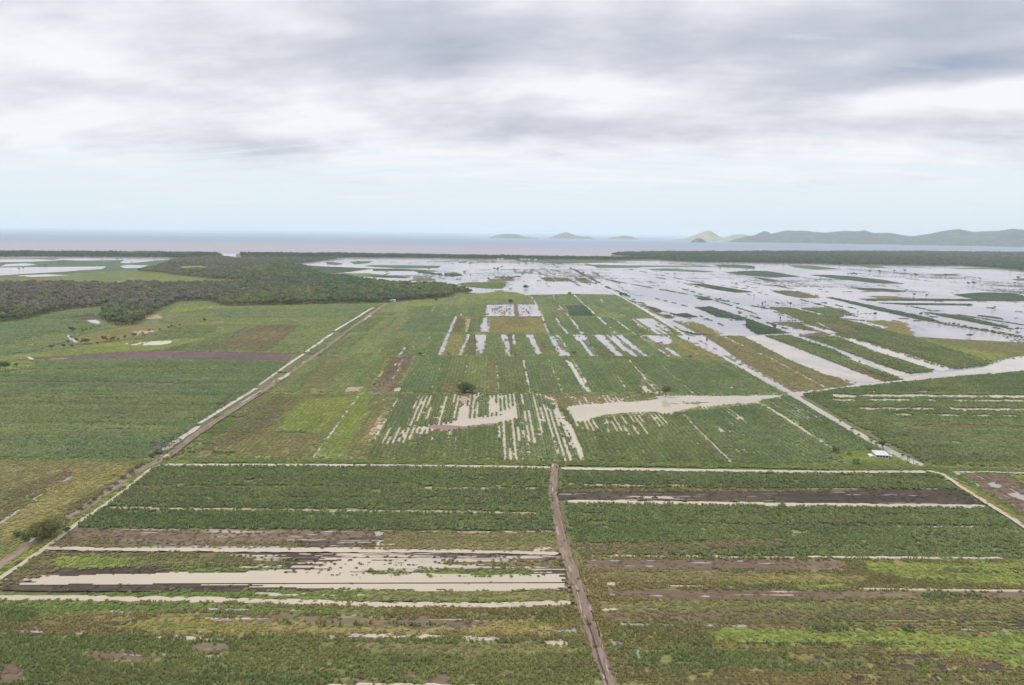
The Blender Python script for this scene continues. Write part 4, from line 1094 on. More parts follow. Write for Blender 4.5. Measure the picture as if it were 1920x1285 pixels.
line([(1039, 895), (1036, 925)], .7, 'clear', gap=.4, amp=.8)
line([(1100, 1165), (1112, 1200), (1126, 1250), (1140, 1290)], .6, 'dark', name='wheel_rut_path', t='field', amp=.4)
line([(1066, 1065), (1082, 1110), (1092, 1135)], .8, 'tan', name='wheel_rut_path', t='field', amp=.8, gap=.4)
line([(1095, 1158), (1098, 1163)], .8, 'clear'); line([(1130, 1270), (1133, 1278)], .9, 'clear')



# ---------------- assemble sheets
def overlap(A, B):
    a, b = A.get('T', A['P']), B.get('T', B['P'])
    if (a.min(0) > b.max(0)).any() or (b.min(0) > a.max(0)).any(): return False
    return bool(covers(B, a).any() or covers(A, b).any())


for i, L in enumerate(LAY):
    lv = 0
    for j in range(i):
        if LAY[j]['lv'] >= lv and overlap(L, LAY[j]): lv = LAY[j]['lv'] + 1
    L['lv'] = lv
print('sheets', len(LAY), 'levels', max(l['lv'] for l in LAY))


GOB = {}


def sheet(name, P, mat, z, strip=None, gid=None):
    if gid is not None:
        if gid in GOB: return GOB[gid]
        V, Fc = [], []
        for L in LAY:
            if L.get('gid') != gid: continue
            n = L['strip']; N = len(L['P']); k = len(V); zz = 0.03 * (L['lv'] + 1)
            V += [(p[0], p[1], zz) for p in L['P']]
            Fc += [(k + i, k + i + 1, k + N - 2 - i, k + N - 1 - i) for i in range(n - 1)]
        o = mesh_obj(name, V, Fc, mat)
        if np.mean([p.normal.z for p in o.data.polygons]) < 0: o.data.flip_normals()
        o['kind'] = 'structure'
        GOB[gid] = o
        return o
    V = [(p[0], p[1], z) for p in P]
    if strip:
        n = strip; N = len(P)
        Fc = [(i, i + 1, N - 2 - i, N - 1 - i) for i in range(n - 1)]
    else:
        Fc = [tuple(range(len(P)))]
    o = mesh_obj(name, V, Fc, mat)
    me = o.data
    nz = np.mean([p.normal.z for p in me.polygons])
    if nz < 0: me.flip_normals()
    o['kind'] = 'structure'
    return o


FN = {'cane': 'cane_field', 'cane2': 'cane_field', 'light': 'cane_field', 'olive': 'grass_field', 'yellow': 'grass_field',
      'lime': 'grass_field', 'verge': 'grass_verge_land', 'rough': 'grass_field', 'brown': 'bare_field', 'dark': 'bare_field', 'wet': 'bare_field', 'bush': 'cane_field', 'scrub': 'grass_field', 'midcane': 'cane_field',
      'purple': 'bare_field', 'tan': 'bare_field', 'ground': 'ground', 'wetgreen': 'cane_field'}
total = 0
for i, L in enumerate(LAY):
    z = 0.03 * (L['lv'] + 1)
    if L['t'] == 'water':
        if 'B' in L:
            V, Fc = [], []
            for r in range(len(L['B'])):
                a0, a1 = (r + L['r0']) * SUB, (r + L['r0'] + 1) * SUB
                for q in range(4):
                    lo, hi = L['B'][r, q]
                    if np.isnan(lo): continue
                    k = len(V)
                    for aa_, bb_ in ((a0, lo), (a1, lo), (a1, hi), (a0, hi)):
                        p = aa_ * L['ax'] + bb_ * L['al']; V.append((p[0], p[1], z))
                    Fc.append((k, k + 1, k + 2, k + 3))
            o = mesh_obj(L['name'], V, Fc, WM[L['k']]); o['kind'] = 'structure'
            if o.data.polygons[0].normal.z < 0: o.data.flip_normals()
            L['ob'] = o
            continue
        L['ob'] = sheet(L['name'], L['P'], WM[L['k']], z, L.get('strip'), L.get('gid'))
        continue
    if L['t'] == 'track':
        L['ob'] = sheet(L['name'], L['P'], M_TRACK, z, L.get('strip'), L.get('gid'))
        continue
    A, B, S, share, streak, h, keep, cl = GR[L['k']]
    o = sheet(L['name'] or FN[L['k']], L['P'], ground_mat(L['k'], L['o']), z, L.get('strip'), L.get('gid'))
    L['ob'] = o
    P = L['P']
    d = L['d']
    if d > 2300 or keep <= 0 or L['k'] == 'ground': continue
    f = 1.0 if d < 330 else 1.25 if d < 460 else 1.5 if d < 640 else 2.1 if d < 1000 else 3.0
    s = (1.45 if f < 1.9 else 2.9) if cl == 0 else ((1.45 if L['o'] == 'V' else 1.2) if f < 1.6 else 1.45 * f / 1.3)
    st = (0.8 if cl == 0 else 1.0) * f
    if f < 1.1 and cl == 0: s, st = 1.15, 0.62
    ax = DH if L['o'] == 'V' else DV
    al = DV if L['o'] == 'V' else DH
    a = P @ ax; b = P @ al
    ka = np.arange(math.floor(a.min() / s), math.ceil(a.max() / s) + 1)
    kb = np.arange(math.floor(b.min() / st), math.ceil(b.max() / st) + 1)
    KA, KB = np.meshgrid(ka, kb, indexing='ij')
    KA = KA.ravel(); KB = KB.ravel()
    pa = KA * s + rng.normal(0, 0.13 * s, len(KA)); pb = (KB + rng.uniform(-.5, .5, len(KA))) * st
    Q = pa[:, None] * ax + pb[:, None] * al
    # only what the place shows from the front: drop points far outside the view cone
    soft = 1.9 if cl else 0.45
    J = rng.normal(0, 1, Q.shape) * soft * min(2.5, max(1, d / 350))
    m = inpoly(Q + J, P)
    uu = Q[:, 0] / np.maximum(Q[:, 1], 1)
    m &= (np.abs(uu) < 0.88) & (Q[:, 1] > 140)
    m &= rng.random(len(Q)) < keep
    Q = Q[m]; KA = KA[m]; KB = KB[m]; J = J[m]
    if not len(Q): continue
    alive = np.ones(len(Q), bool)
    for j in range(i + 1, len(LAY)):
        M = LAY[j]
        T_ = M.get('T', M['P'])
        if (T_.min(0) > Q.max(0)).any() or (Q.min(0) > T_.max(0)).any(): continue
        ins = covers(M, Q + (J if M['t'] == 'field' else J * (0.2 if cl else 0.6)))
        if not ins.any(): continue
        if M['t'] == 'water' and M['keep'] > 0:
            axx = Q @ (DH if M['streak'] == 'V' else DV)
            bxx = Q @ (DV if M['streak'] == 'V' else DH)
            row = np.floor(axx / 2.9 + 0.25)
            frac = axx / 2.9 + 0.25 - row
            kp = M['keep']
            nn = fbm(axx / 6.0, bxx / 26.0, 91 + j, 3)
            n2_ = vnoise(row * 7.0 + 0.3, bxx / 40.0, 191 + j)
            ok = (nn < 0.46 + 0.50 * kp) & ((frac < 0.5) | (n2_ < 0.28 + (kp - 0.35) * 0.75)) & (rng.random(len(Q)) < 0.93)
            if d > 620: ok = (fbm(axx / 5.0, bxx / 90.0, 91 + j, 3) < 0.28 + 0.38 * kp) & (rng.random(len(Q)) < 0.8)
            alive &= ~ins | ok
        else:
            alive &= ~ins
    Q = Q[alive]
    if not len(Q): continue
    gaps = fbm(Q[:, 0] / 5, Q[:, 1] / 5, 301, 3) + 0.5 * (fbm((Q @ ax) / 2.0, (Q @ al) / 40, 305, 2) - .5)
    Q = Q[gaps < (0.80 if h > 0.7 else 0.76)]
    if not len(Q): continue
    n = len(Q)
    a_ = Q @ ax; b_ = Q @ al
    big = fbm(Q[:, 0] / 45, Q[:, 1] / 45, 11 + i) + (fbm(a_ / 5.0, b_ / 120, 23) - 0.5) * streak * 1.2
    big = np.clip((big - 0.5) * 2.4 + 0.5, 0, 1)
    mid = fbm(Q[:, 0] / 7, Q[:, 1] / 7, 37, 2)
    col = np.array(A)[None] * (1 - big[:, None]) + np.array(B)[None] * big[:, None]
    if L['o'] == 'V' and d < 760:
        rw = np.floor(a_ / 2.9 + 0.25); fr = a_ / 2.9 + 0.25 - rw
        col *= np.where(fr < 0.5, 1.08, 0.90)[:, None]
    sm = np.clip((fbm(a_ / 9, b_ / 60, 57 + i, 3) - 0.56) * 5, 0, 1) * share * 1.5
    sm = np.clip(sm + (rng.random(n) < share * 0.25) * 0.6, 0, 0.85)
    drycol = np.array(S) * 1.35
    col = col * (1 - sm[:, None]) + drycol[None] * sm[:, None]
    col *= (0.82 + 0.36 * mid[:, None]) * rng.uniform(0.78, 1.25, (n, 1)) * (1.15 if cl else 1.0) * (0.84 + 0.32 * fbm(a_ / 7.0, b_ / 70, 401, 3))[:, None]
    hh = h * rng.uniform(0.7, 1.2, n) * (0.75 + 0.5 * mid)
    wd = (0.88 if f < 1.1 and cl == 0 else 1.15 * f) * rng.uniform(0.75, 1.25, n)
    if cl: wd *= 0.95
    siz = np.stack([wd, wd, hh], 1)
    vari = rng.integers(0, 4, n) if cl == 0 else rng.integers(4, 7, n)
    scatter('crop_plants' if cl == 0 else 'grass_tufts', Q, vari, siz, col, NG_CROP, parent=o, z=z)
    total += n
print('plants', total)

# ------------------------------------------------------------------ sea
m, t, b = bsdf('sea_water')
pos = t.n('ShaderNodeNewGeometry').outputs['Position']
sx = t.n('ShaderNodeSeparateXYZ'); t.L.new(pos, sx.inputs[0])
X, Y = sx.outputs[0], sx.outputs[1]
wob = t.noise(t.vscale(pos, 1, 1.0), 0.00016, 3, 0.5)
yy = t.m('ADD', t.m('DIVIDE', Y, 1000.0), t.m('MULTIPLY', t.m('SUBTRACT', wob, 0.5), 3.0))
yy = t.m('ADD', yy, t.m('MULTIPLY', t.m('DIVIDE', X, 1000.0), -0.08))
# silt plume near the shore, greyer water beyond, pale turquoise bands far out
c = t.mix(t.ramp(yy, 3.8, 7.5), (0.27, 0.235, 0.255), (0.135, 0.19, 0.255))
c = t.mix(t.ramp(yy, 9.0, 14.0), c, (0.12, 0.215, 0.27))
st = t.noise(t.vscale(pos, 0.15, 1.0), 0.00035, 4, 0.6)
c = t.mix(t.m('MULTIPLY', t.ramp(st, 0.48, 0.62), t.ramp(yy, 9.0, 14.0)), c, (0.34, 0.46, 0.48))
t.put(b.inputs['Base Color'], c)
b.inputs['Roughness'].default_value = 0.4
b.inputs['Specular IOR Level'].default_value = 0.12
b.inputs['IOR'].default_value = 1.33
w = t.noise(pos, 0.05, 4, 0.6)
bp = t.n('ShaderNodeBump'); bp.inputs['Strength'].default_value = 0.5; bp.inputs['Distance'].default_value = 2.0
t.L.new(w, bp.inputs['Height']); t.L.new(bp.outputs[0], b.inputs['Normal'])
S_ = 150000.0
sea = mesh_obj('sea', [(-S_, 1500, -0.4), (S_, 1500, -0.4), (S_, S_, -0.4), (-S_, S_, -0.4)], [(0, 1, 2, 3)], m)
sea['kind'] = 'structure'
far = mesh_obj('far_ground', [(-S_, -S_, -0.9), (S_, -S_, -0.9), (S_, 1600, -0.9), (-S_, 1600, -0.9)], [(0, 1, 2, 3)], ground_mat('ground', 'V'))
far['kind'] = 'structure'

# ------------------------------------------------------------------ hills and islands
def hill_mat(name, a, b_, c_):
    m, t, b = bsdf(name)
    pos = t.n('ShaderNodeNewGeometry').outputs['Position']
    n = t.noise(pos, 0.0045, 6, 0.62)
    n2 = t.noise(pos, 0.012, 4, 0.6)
    col = t.mix(t.ramp(n, 0.4, 0.6), a, b_)
    col = t.mix(t.m('MULTIPLY', t.ramp(n2, 0.5, 0.66), 0.7), col, c_)
    t.put(b.inputs['Base Color'], col)
    b.inputs['Roughness'].default_value = 0.95
    b.inputs['Specular IOR Level'].default_value = 0.1
    return m
HM1 = hill_mat('forested_hillside', (0.018, 0.036, 0.028), (0.042, 0.066, 0.038), (0.20, 0.19, 0.11))  # wider tone contrast painted in to stand for weak relief shading
HM2 = hill_mat('grassy_hillside', (0.30, 0.27, 0.15), (0.24, 0.23, 0.12), (0.12, 0.13, 0.07))
HM3 = hill_mat('island_scrub', (0.11, 0.12, 0.07), (0.16, 0.15, 0.09), (0.2, 0.18, 0.12))


def hills(name, prof, vbase, depth, mat, seed, jag=1.0):
    us = np.array([p[0] for p in prof], float); vs = np.array([p[1] for p in prof], float)
    mid = us.mean()
    D0 = np.linalg.norm(G((mid, vbase)))
    nu = max(24, int((us[-1] - us[0]) / 2.2)); nd = 26
    U = np.linspace(us[0], us[-1], nu); Vt = np.interp(U, us, vs)
    dirs = []
    for u, v in zip(U, Vt):
        d = RN @ np.array([(u - CU) / F, -(v - CV) / F, -1.0]); dirs.append(d / np.hypot(d[0], d[1]))
    dirs = np.array(dirs)
    Hr = CAMH + dirs[:, 2] * (D0 + depth * 0.5)
    Hr = np.maximum(Hr, 2)
    pos_u = (U - us[0]) / (us[-1] - us[0])
    V = []
    for j in range(nd):
        f = j / (nd - 1); D = D0 + depth * f
        for i in range(nu):
            sh = math.sin(math.pi * min(1.0, f * 1.0)) ** 0.9
            x, y = dirs[i, 0] * D, dirs[i, 1] * D
            nz = fbm(np.array([x / 420.0]), np.array([y / 600.0]), seed, 4)[0]
            nr = abs(fbm(np.array([x / 300.0]), np.array([y / 900.0]), seed + 5, 3)[0] - 0.5) * 2
            lat = max(0.0, 1 - 2.2 * abs(f - 0.5))
            k = sh * (1 - (1 - lat) * (0.55 * nz + 0.45 * (1 - nr)) * jag * 0.8)
            V.append((x, y, max(Hr[i] * k, 0) - 1.5 + (1.5 if f in (0,) else 0)))
    Fc = [(j * nu + i, j * nu + i + 1, (j + 1) * nu + i + 1, (j + 1) * nu + i) for j in range(nd - 1) for i in range(nu - 1)]
    o = mesh_obj(name, V, Fc, mat, smooth=True)
    o['kind'] = 'structure'
    return o


hills('mountain_range', [(1358, 455), (1380, 448), (1399, 442.7), (1416, 440.6), (1424, 436), (1433, 432.5), (1440, 434.5), (1446, 438), (1463, 433.7), (1476, 431.2), (1490, 432.6), (1506, 432), (1525, 434),
                         (1548, 436), (1566, 433.6), (1585, 432), (1600, 433), (1612, 433), (1620, 430.8), (1630, 434), (1638, 436.7), (1655, 436.2), (1672, 436.7), (1690, 440), (1708, 443), (1740, 438.4),
                         (1766, 433), (1785, 430.5), (1798, 429), (1812, 432), (1826, 434.4), (1850, 433), (1873, 432), (1898, 427.8), (1920, 430), (1990, 428), (2080, 436), (2200, 440), (2400, 450)], 459, 3200, HM1, 3, 1.25)
hills('grassy_island', [(1262, 450), (1276, 448.5), (1288, 446), (1301, 441), (1313, 437), (1321, 433.5), (1328, 432.2), (1334, 433.5), (1341, 438), (1349, 443), (1356, 446), (1362, 444), (1375, 439.7), (1394, 439), (1410, 443), (1425, 450)], 452, 1500, HM2, 9, 0.7)
hills('islet', [(1292, 455), (1300, 450), (1308, 446.4), (1316, 447.5), (1327, 455)], 454.8, 300, HM1, 13, .4)
hills('island', [(916, 447), (925, 442.5), (940, 439), (955, 438.4), (967, 439), (980, 442.5), (993, 446), (1010, 446.5)], 447.5, 900, HM3, 21, .6)
hills('island', [(1026, 448), (1040, 442), (1050, 438), (1061, 435), (1071, 438), (1080, 441.7), (1095, 444), (1104, 443.6), (1115, 448)], 448, 900, HM3, 24, .6)
hills('island', [(1135, 448.5), (1150, 444.5), (1170, 441.7), (1184, 443.5), (1199, 449)], 448.8, 700, HM3, 27, .6)

hills('coastal_hill', [(150, 477.5), (200, 474.5), (230, 471.5), (262, 469.5), (300, 472), (350, 477.5)], 478.5, 260, HM1, 31, .3)

# ------------------------------------------------------------------ trees
def bark():
    return simple('bark', (0.11, 0.085, 0.065), 0.9, 0.3, 2.0)
M_BARK = bark()


def crown_mat(name, cols):
    m, t, b = bsdf(name)
    oi = t.n('ShaderNodeObjectInfo')
    g = t.n('ShaderNodeTexCoord').outputs['Object']
    n = t.noise(g, 0.9, 3, 0.6)
    c = t.mix(t.ramp(n, 0.35, 0.65), cols[0], cols[1])
    hs = t.n('ShaderNodeHueSaturation')
    t.put(hs.inputs['Value'], t.m('ADD', t.m('MULTIPLY', oi.outputs['Random'], 0.5), 0.75))
    t.L.new(c, hs.inputs['Color'])
    leafy(m, t, hs.outputs[0], 0.3)
    return m
CM = {'dark': crown_mat('dark_leaves', ((0.095, 0.150, 0.058), (0.165, 0.220, 0.085))),
      'olive': crown_mat('olive_leaves', ((0.185, 0.190, 0.060), (0.280, 0.265, 0.090))),
      'brown': crown_mat('brown_leaves', ((0.160, 0.115, 0.065), (0.230, 0.165, 0.095))),
      'grey': crown_mat('bare_twigs', ((0.175, 0.145, 0.130), (0.245, 0.200, 0.180))),
      'gold': crown_mat('golden_leaves', ((0.26, 0.19, 0.05), (0.33, 0.24, 0.08)))}


def leaf_mesh(name, n, rx, rz, z0, size, mat, seed, lumps=7, fill=0.55):
    """leaf-sized cards spread through several overlapping lumps of an uneven crown"""
    r = np.random.default_rng(seed)
    C = []
    for i in range(lumps):
        a = r.uniform(0, 6.28); q = r.uniform(0.15, 0.68)
        C.append((math.cos(a) * q * rx, math.sin(a) * q * rx, z0 + rz * r.uniform(0.55, 1.45), r.uniform(0.32, 0.55)))
    C.append((0, 0, z0 + rz, 0.6))
    V = []; Fc = []
    for i in range(n):
        c = C[r.integers(len(C))]
        d = r.normal(0, 1, 3); d /= np.linalg.norm(d)
        rad = c[3] * (r.uniform(fill, 1.0) ** 0.6)
        p = np.array([c[0] + d[0] * rad * rx, c[1] + d[1] * rad * rx, c[2] + d[2] * rad * rz * 0.9])
        nrm = d + r.normal(0, 0.55, 3); nrm /= np.linalg.norm(nrm)
        u = np.cross(nrm, r.normal(0, 1, 3)); u /= np.linalg.norm(u); v = np.cross(nrm, u)
        s = size * r.uniform(0.6, 1.25); k = len(V)
        for su, sv in ((-1, -.6), (1, -.6), (.7, .8), (-.7, .8)): V.append(p + u * s * su * .5 + v * s * sv * .5)
        Fc.append((k, k + 1, k + 2, k + 3))
    me = bpy.data.meshes.new(name); me.from_pydata([tuple(map(float, v)) for v in V], [], Fc)
    me.materials.append(mat)
    return me


def tubes(name, paths, mat, sides=6):
    V = []; Fc = []
    for path in paths:
        base = len(V)
        for (p, r) in path:
            for k in range(sides):
                a = 2 * math.pi * k / sides
                V.append((p[0] + r * math.cos(a), p[1] + r * math.sin(a), p[2]))
        for j in range(len(path) - 1):
            for k in range(sides):
                a = base + j * sides + k; b_ = base + j * sides + (k + 1) % sides
                Fc.append((a, b_, b_ + sides, a + sides))
        Fc.append(tuple(base + (len(path) - 1) * sides + k for k in range(sides)))
    me = bpy.data.meshes.new(name); me.from_pydata(V, [], Fc); me.materials.append(mat)
    return me


def trunk_mesh(h, r0, seed, spread, top):
    r = random.Random(seed)
    P = [[((0, 0, -0.2), r0 * 1.3), ((r.uniform(-.1, .1), 0, h * .4), r0), ((r.uniform(-.2, .2), r.uniform(-.2, .2), h), r0 * .7)]]
    for i in range(6):
        a = i * 1.05 + r.uniform(-.3, .3); q = spread * r.uniform(.45, .75)
        P.append([((0, 0, h * .85), r0 * .55), ((math.cos(a) * q * .5, math.sin(a) * q * .5, h + (top - h) * .35), r0 * .33), ((math.cos(a) * q, math.sin(a) * q, h + (top - h) * .7), r0 * .12)])
    return tubes('trunk', P, M_BARK)


TV = {}
def tree_variant(key, hue, h, rx, n, size, seed, fill=.55, low=False):
    rz = h * (0.42 if low else 0.34)
    cm = leaf_mesh('crown', n, rx, rz, -h * 0.06 if low else h - rz * 2.0, size, CM[hue], seed, fill=fill)
    tm = trunk_mesh(h * 0.42, h * 0.024, seed, rx, h * 0.9)
    TV[key] = (tm, cm)
    return TV[key]


def put_tree(name, key, x, y, label, cat='tree', group=None, s=1.0, rz=None, sz=1.0):
    e = empty(name, (x, y, 0.05), random.uniform(0, 6.28) if rz is None else rz)
    e.scale = (s, s, s * sz)
    tag(e, label, cat, group)
    tm, cm = TV[key]
    for nm, me in (('trunk', tm), ('crown', cm)):
        o = bpy.data.objects.new(nm, me); COL.objects.link(o); o.parent = e
    return e


for i in range(3):
    for hue in ('dark', 'olive', 'brown', 'grey'):
        tree_variant(('wood', hue, i), hue, 10.0, 4.6, 240 if hue != 'grey' else 170, 1.35, 100 + i * 7 + len(hue), fill=.35)
tree_variant('big_olive', 'olive', 9.5, 7.6, 6500, 0.40, 5, low=True)
TV['big_brown'] = tree_variant('bb', 'brown', 11.0, 7.2, 10, 0.42, 5)
tree_variant('round_dark', 'dark', 11.5, 6.6, 4200, 0.5, 8, low=True)
tree_variant('small_brown', 'brown', 9.0, 4.2, 1500, 0.5, 9)
tree_variant('small_dark', 'dark', 7.0, 3.2, 1200, 0.45, 10)
tree_variant('shrub', 'dark', 3.0, 1.8, 420, 0.4, 11)
tree_variant('shrub_olive', 'olive', 3.0, 1.8, 420, 0.4, 12)
tree_variant('bush_gold', 'gold', 4.5, 3.0, 500, 0.55, 14)
tree_variant('slim', 'dark', 8.0, 1.5, 300, 0.7, 15)
tree_variant('bare', 'grey', 10.0, 3.2, 160, 0.8, 16, fill=.2)
del TV['big_brown'], TV['bb']

# woodland: crown and trunk joined, planted as one mass; its 300 nearest trees stand as trees of their own
WS = bpy.data.collections.new('wood_sources')
WL = leaf_mat('woodland_leaf')
for i in range(5):
    me = leaf_mesh('woodland_tree_%d' % i, 150, 4.4, 3.2, 2.6, 1.7, WL, 40 + i, fill=.35)
    ob = bpy.data.objects.new('woodland_tree_%d' % i, me); WS.objects.link(ob)
NG_WOOD = inst_group('stand_of_trees', WS)

WOOD_A = [(-500, 690), (-200, 632), (0, 606), (60, 597), (110, 583), (160, 578), (221, 571), (203, 582), (188, 592), (190, 603), (219, 611), (258, 610), (291, 586), (335, 565), (394, 565), (422, 575), (467, 573), (533, 572),
          (640, 569.5), (720, 568), (757, 564.5), (807, 561), (857, 556), (886, 550), (868, 543), (827, 536), (773, 535), (673, 527), (600, 527), (409, 531), (306, 537), (287, 532), (197, 532), (0, 532), (-300, 545), (-500, 560)]
WOOD_B = [(258, 510), (300, 500), (330, 488), (410, 480), (444, 487), (456, 485), (455, 481), (560, 485), (645, 485), (582, 492.5), (527, 497), (570, 500), (607, 517), (650, 520), (680, 526), (640, 534), (500, 534), (411, 530), (407, 525), (316, 516), (300, 512)]
WOOD_C = [(-600, 470), (0, 473.2), (200, 474.6), (320, 475.2), (410, 476), (470, 476.2), (640, 477.2), (900, 481.2), (1140, 484.2), (1240, 483.5), (1250, 485), (1245, 487.5), (1140, 489), (900, 486.8), (640, 484), (560, 485), (450, 485), (330, 485), (300, 484), (150, 483), (0, 482.5), (-600, 486)]
WOOD_D = [(1146, 479.2), (1162, 476), (1250, 474.1), (1400, 473.6), (1600, 473.1), (1720, 473.1), (1860, 474.6), (1920, 474.6), (2400, 478.2), (2900, 484), (2900, 560), (2300, 528), (1920, 509), (1860, 503), (1800, 499), (1600, 498), (1520, 495.5),
          (1300, 492.5), (1240, 489), (1250, 485), (1200, 482)]
POLY = {k: np.array([G(p) for p in v]) for k, v in dict(A=WOOD_A, B=WOOD_B, C=WOOD_C, D=WOOD_D).items()}
HOLES = [np.array([G(p) for p in q]) for q in ([(398, 524.5), (494, 528), (490, 532.5), (398, 532)], [(536, 532.5), (570, 532.5), (566, 537), (540, 537)], [(334, 501), (372, 499.5), (396, 503), (378, 507), (338, 507)], [(150, 534), (240, 533), (230, 537), (160, 537)], [(850, 550), (872, 549), (872, 558), (850, 559)], [(0, 527), (200, 527), (290, 526), (290, 533), (0, 534)],
                                              [(1493, 476.5), (1533, 476.5), (1533, 478.6), (1493, 478.6)], [(1255, 485), (1275, 485), (1275, 486.6), (1255, 486.6)], [(405, 475), (450, 475), (455, 486), (420, 484)])]


def plant(poly, sp_):
    mn, mx = poly.min(0), poly.max(0)
    gx = np.arange(mn[0], mx[0], sp_); gy = np.arange(mn[1], mx[1], sp_)
    A_, B_ = np.meshgrid(gx, gy)
    Q = np.stack([A_.ravel(), B_.ravel()], 1) + rng.uniform(-.48, .48, (A_.size, 2)) * sp_
    ok = inpoly(Q, poly) & (np.abs(Q[:, 0] / np.maximum(Q[:, 1], 1)) < 0.86)
    for h_ in HOLES: ok &= ~inpoly(Q, h_)
    return Q[ok]


def wood_colours(Q, mode):
    n = len(Q)
    big = fbm(Q[:, 0] / 110, Q[:, 1] / 160, 71); mid = fbm(Q[:, 0] / 35, Q[:, 1] / 35, 72)
    k = np.clip((big - .5) * 3 + (mid - .5) * 2 + rng.normal(0, .35, n), -1, 1)
    if mode == 'AB':
        dist = np.linalg.norm(Q, axis=1)
        left = np.clip((-0.30 - Q[:, 0] / Q[:, 1]) / 0.25, 0, 1) * np.clip((dist - 950) / 300, 0, 1)
        hue = np.where(k > .25, 1, 0)                                  # 0 dark 1 olive 2 brown 3 grey
        hue = np.where((k < -.75), 3, hue)
        hue = np.where(rng.random(n) < left * .75, np.where(rng.random(n) < .6, 3, 2), hue)
        hue = np.where(rng.random(n) < .05, 2, hue)
    else:
        hue = np.where(k > .75, 1, 0)
    base = np.array([(0.120, 0.190, 0.080), (0.205, 0.250, 0.085), (0.235, 0.180, 0.115), (0.220, 0.200, 0.165)])
    if mode != 'AB': base = base * 0.62
    col = base[hue] * rng.uniform(.7, 1.3, (n, 1))
    return hue, col


QA = plant(POLY['A'], 6.8)
dA = np.linalg.norm(QA, axis=1)
hue, col = wood_colours(QA, 'AB')
# the front edge of the wood: trees with no other tree in front of them
ordr = np.argsort(dA)
front = ordr[:0]
azb = {}
for i in ordr:
    b_ = round(math.atan2(QA[i, 0], QA[i, 1]) / 0.0052)
    azb.setdefault(b_, []).append(i)
sel = [lst[k] for k in range(2) for lst in azb.values() if len(lst) > k]
sel = sorted(sel, key=lambda i: dA[i])[:280]
LBL = {'dark': 'dark green leafy tree along the front of the woodland behind the left fields', 'olive': 'olive green tree with a loose crown along the front of the woodland',
       'brown': 'brownish wind-stripped tree along the front of the woodland', 'grey': 'greyish half bare tree along the front of the woodland'}
HN = ['dark', 'olive', 'brown', 'grey']
for q, i in enumerate(sel):
    hn = HN[hue[i]]
    put_tree('woodland_tree', ('wood', hn, q % 3), QA[i, 0], QA[i, 1], LBL[hn], group=hn + ' trees on the woodland edge', s=random.uniform(.65, 1.15))
msk = np.ones(len(QA), bool); msk[sel] = False
QB = plant(POLY['B'], 8.5); hb, cb = wood_colours(QB, 'AB')
QC = plant(POLY['C'], 12.0); hc, cc = wood_colours(QC, 'M')
QD = plant(POLY['D'], 14.0); hd, cd = wood_colours(QD, 'M')
def wood(name, Q, colr, s0, label, zs=1.0):
    n = len(Q); s = s0 * rng.uniform(.7, 1.2, n) * (0.8 + .4 * fbm(Q[:, 0] / 90, Q[:, 1] / 90, 5))
    o = scatter(name, Q, rng.integers(0, 5, n), np.stack([s, s, s * zs * rng.uniform(.8, 1.15, n)], 1), colr, NG_WOOD, z=0.05)
    tag(o, label, 'woodland')
wood('woodland', np.concatenate([QA[msk], QB]), np.concatenate([col[msk], cb]), 1.0, 'mass of green and greyish trees behind the left fields')
wood('mangrove_forest', QC, cc, 1.15, 'thin dark strip of mangroves along the coast', 1.0)
wood('headland_forest', QD, cd, 1.7, 'dark forest on the low headland at the right of the bay', .8)
print('woods', len(QA), len(QB), len(QC), len(QD))
# small hill under the trees at the left coast
hk = G((262, 479))

# ---------------- drowned cane and weeds breaking the surface of the plain
FP = np.array([G(p) for p in [(640, 486), (900, 489), (1240, 493), (1520, 498), (1800, 502), (1920, 513), (2000, 520), (2000, 650), (1905, 650), (1860, 615), (1640, 600), (1480, 575), (1440, 600), (1330, 640), (1180, 560), (1120, 545), (1000, 540), (860, 525), (700, 520)]])
gx = np.arange(FP[:, 0].min(), FP[:, 0].max(), 5.0); gy = np.arange(FP[:, 1].min(), FP[:, 1].max(), 5.0)
A_, B_ = np.meshgrid(gx, gy)
Q_ = np.stack([A_.ravel(), B_.ravel()], 1) + rng.uniform(-2.4, 2.4, (A_.size, 2))
Q_ = Q_[inpoly(Q_, FP)]
a_ = Q_ @ DH; b_ = Q_ @ DV
nv = fbm(a_ / 14, b_ / 170, 501, 3) - .5; nh = fbm(a_ / 190, b_ / 16, 502, 3) - .5; nb = fbm(a_ / 260, b_ / 340, 503, 2) - .5
dens_ = np.maximum(nv, nh) * 1.6 + nb * 1.3 + .3 * (fbm(a_ / 6, b_ / 6, 504, 2) - .5)
Q_ = Q_[(dens_ > .50) & (rng.random(len(Q_)) < .8)]
n_ = len(Q_)
print('drowned', n_)
cc_ = np.array((0.085, 0.125, 0.065))[None] * rng.uniform(.7, 1.4, (n_, 1)) + rng.uniform(0, .02, (n_, 3))
w_ = rng.uniform(2.2, 4.2, n_)
dw = scatter('drowned_crop', Q_, rng.integers(0, 4, n_), np.stack([w_, w_, rng.uniform(.4, 1.1, n_)], 1), cc_, NG_CROP, z=0.05)
tag(dw, 'dark tufts of drowned cane and weeds breaking the far floodwater', 'drowned crop')

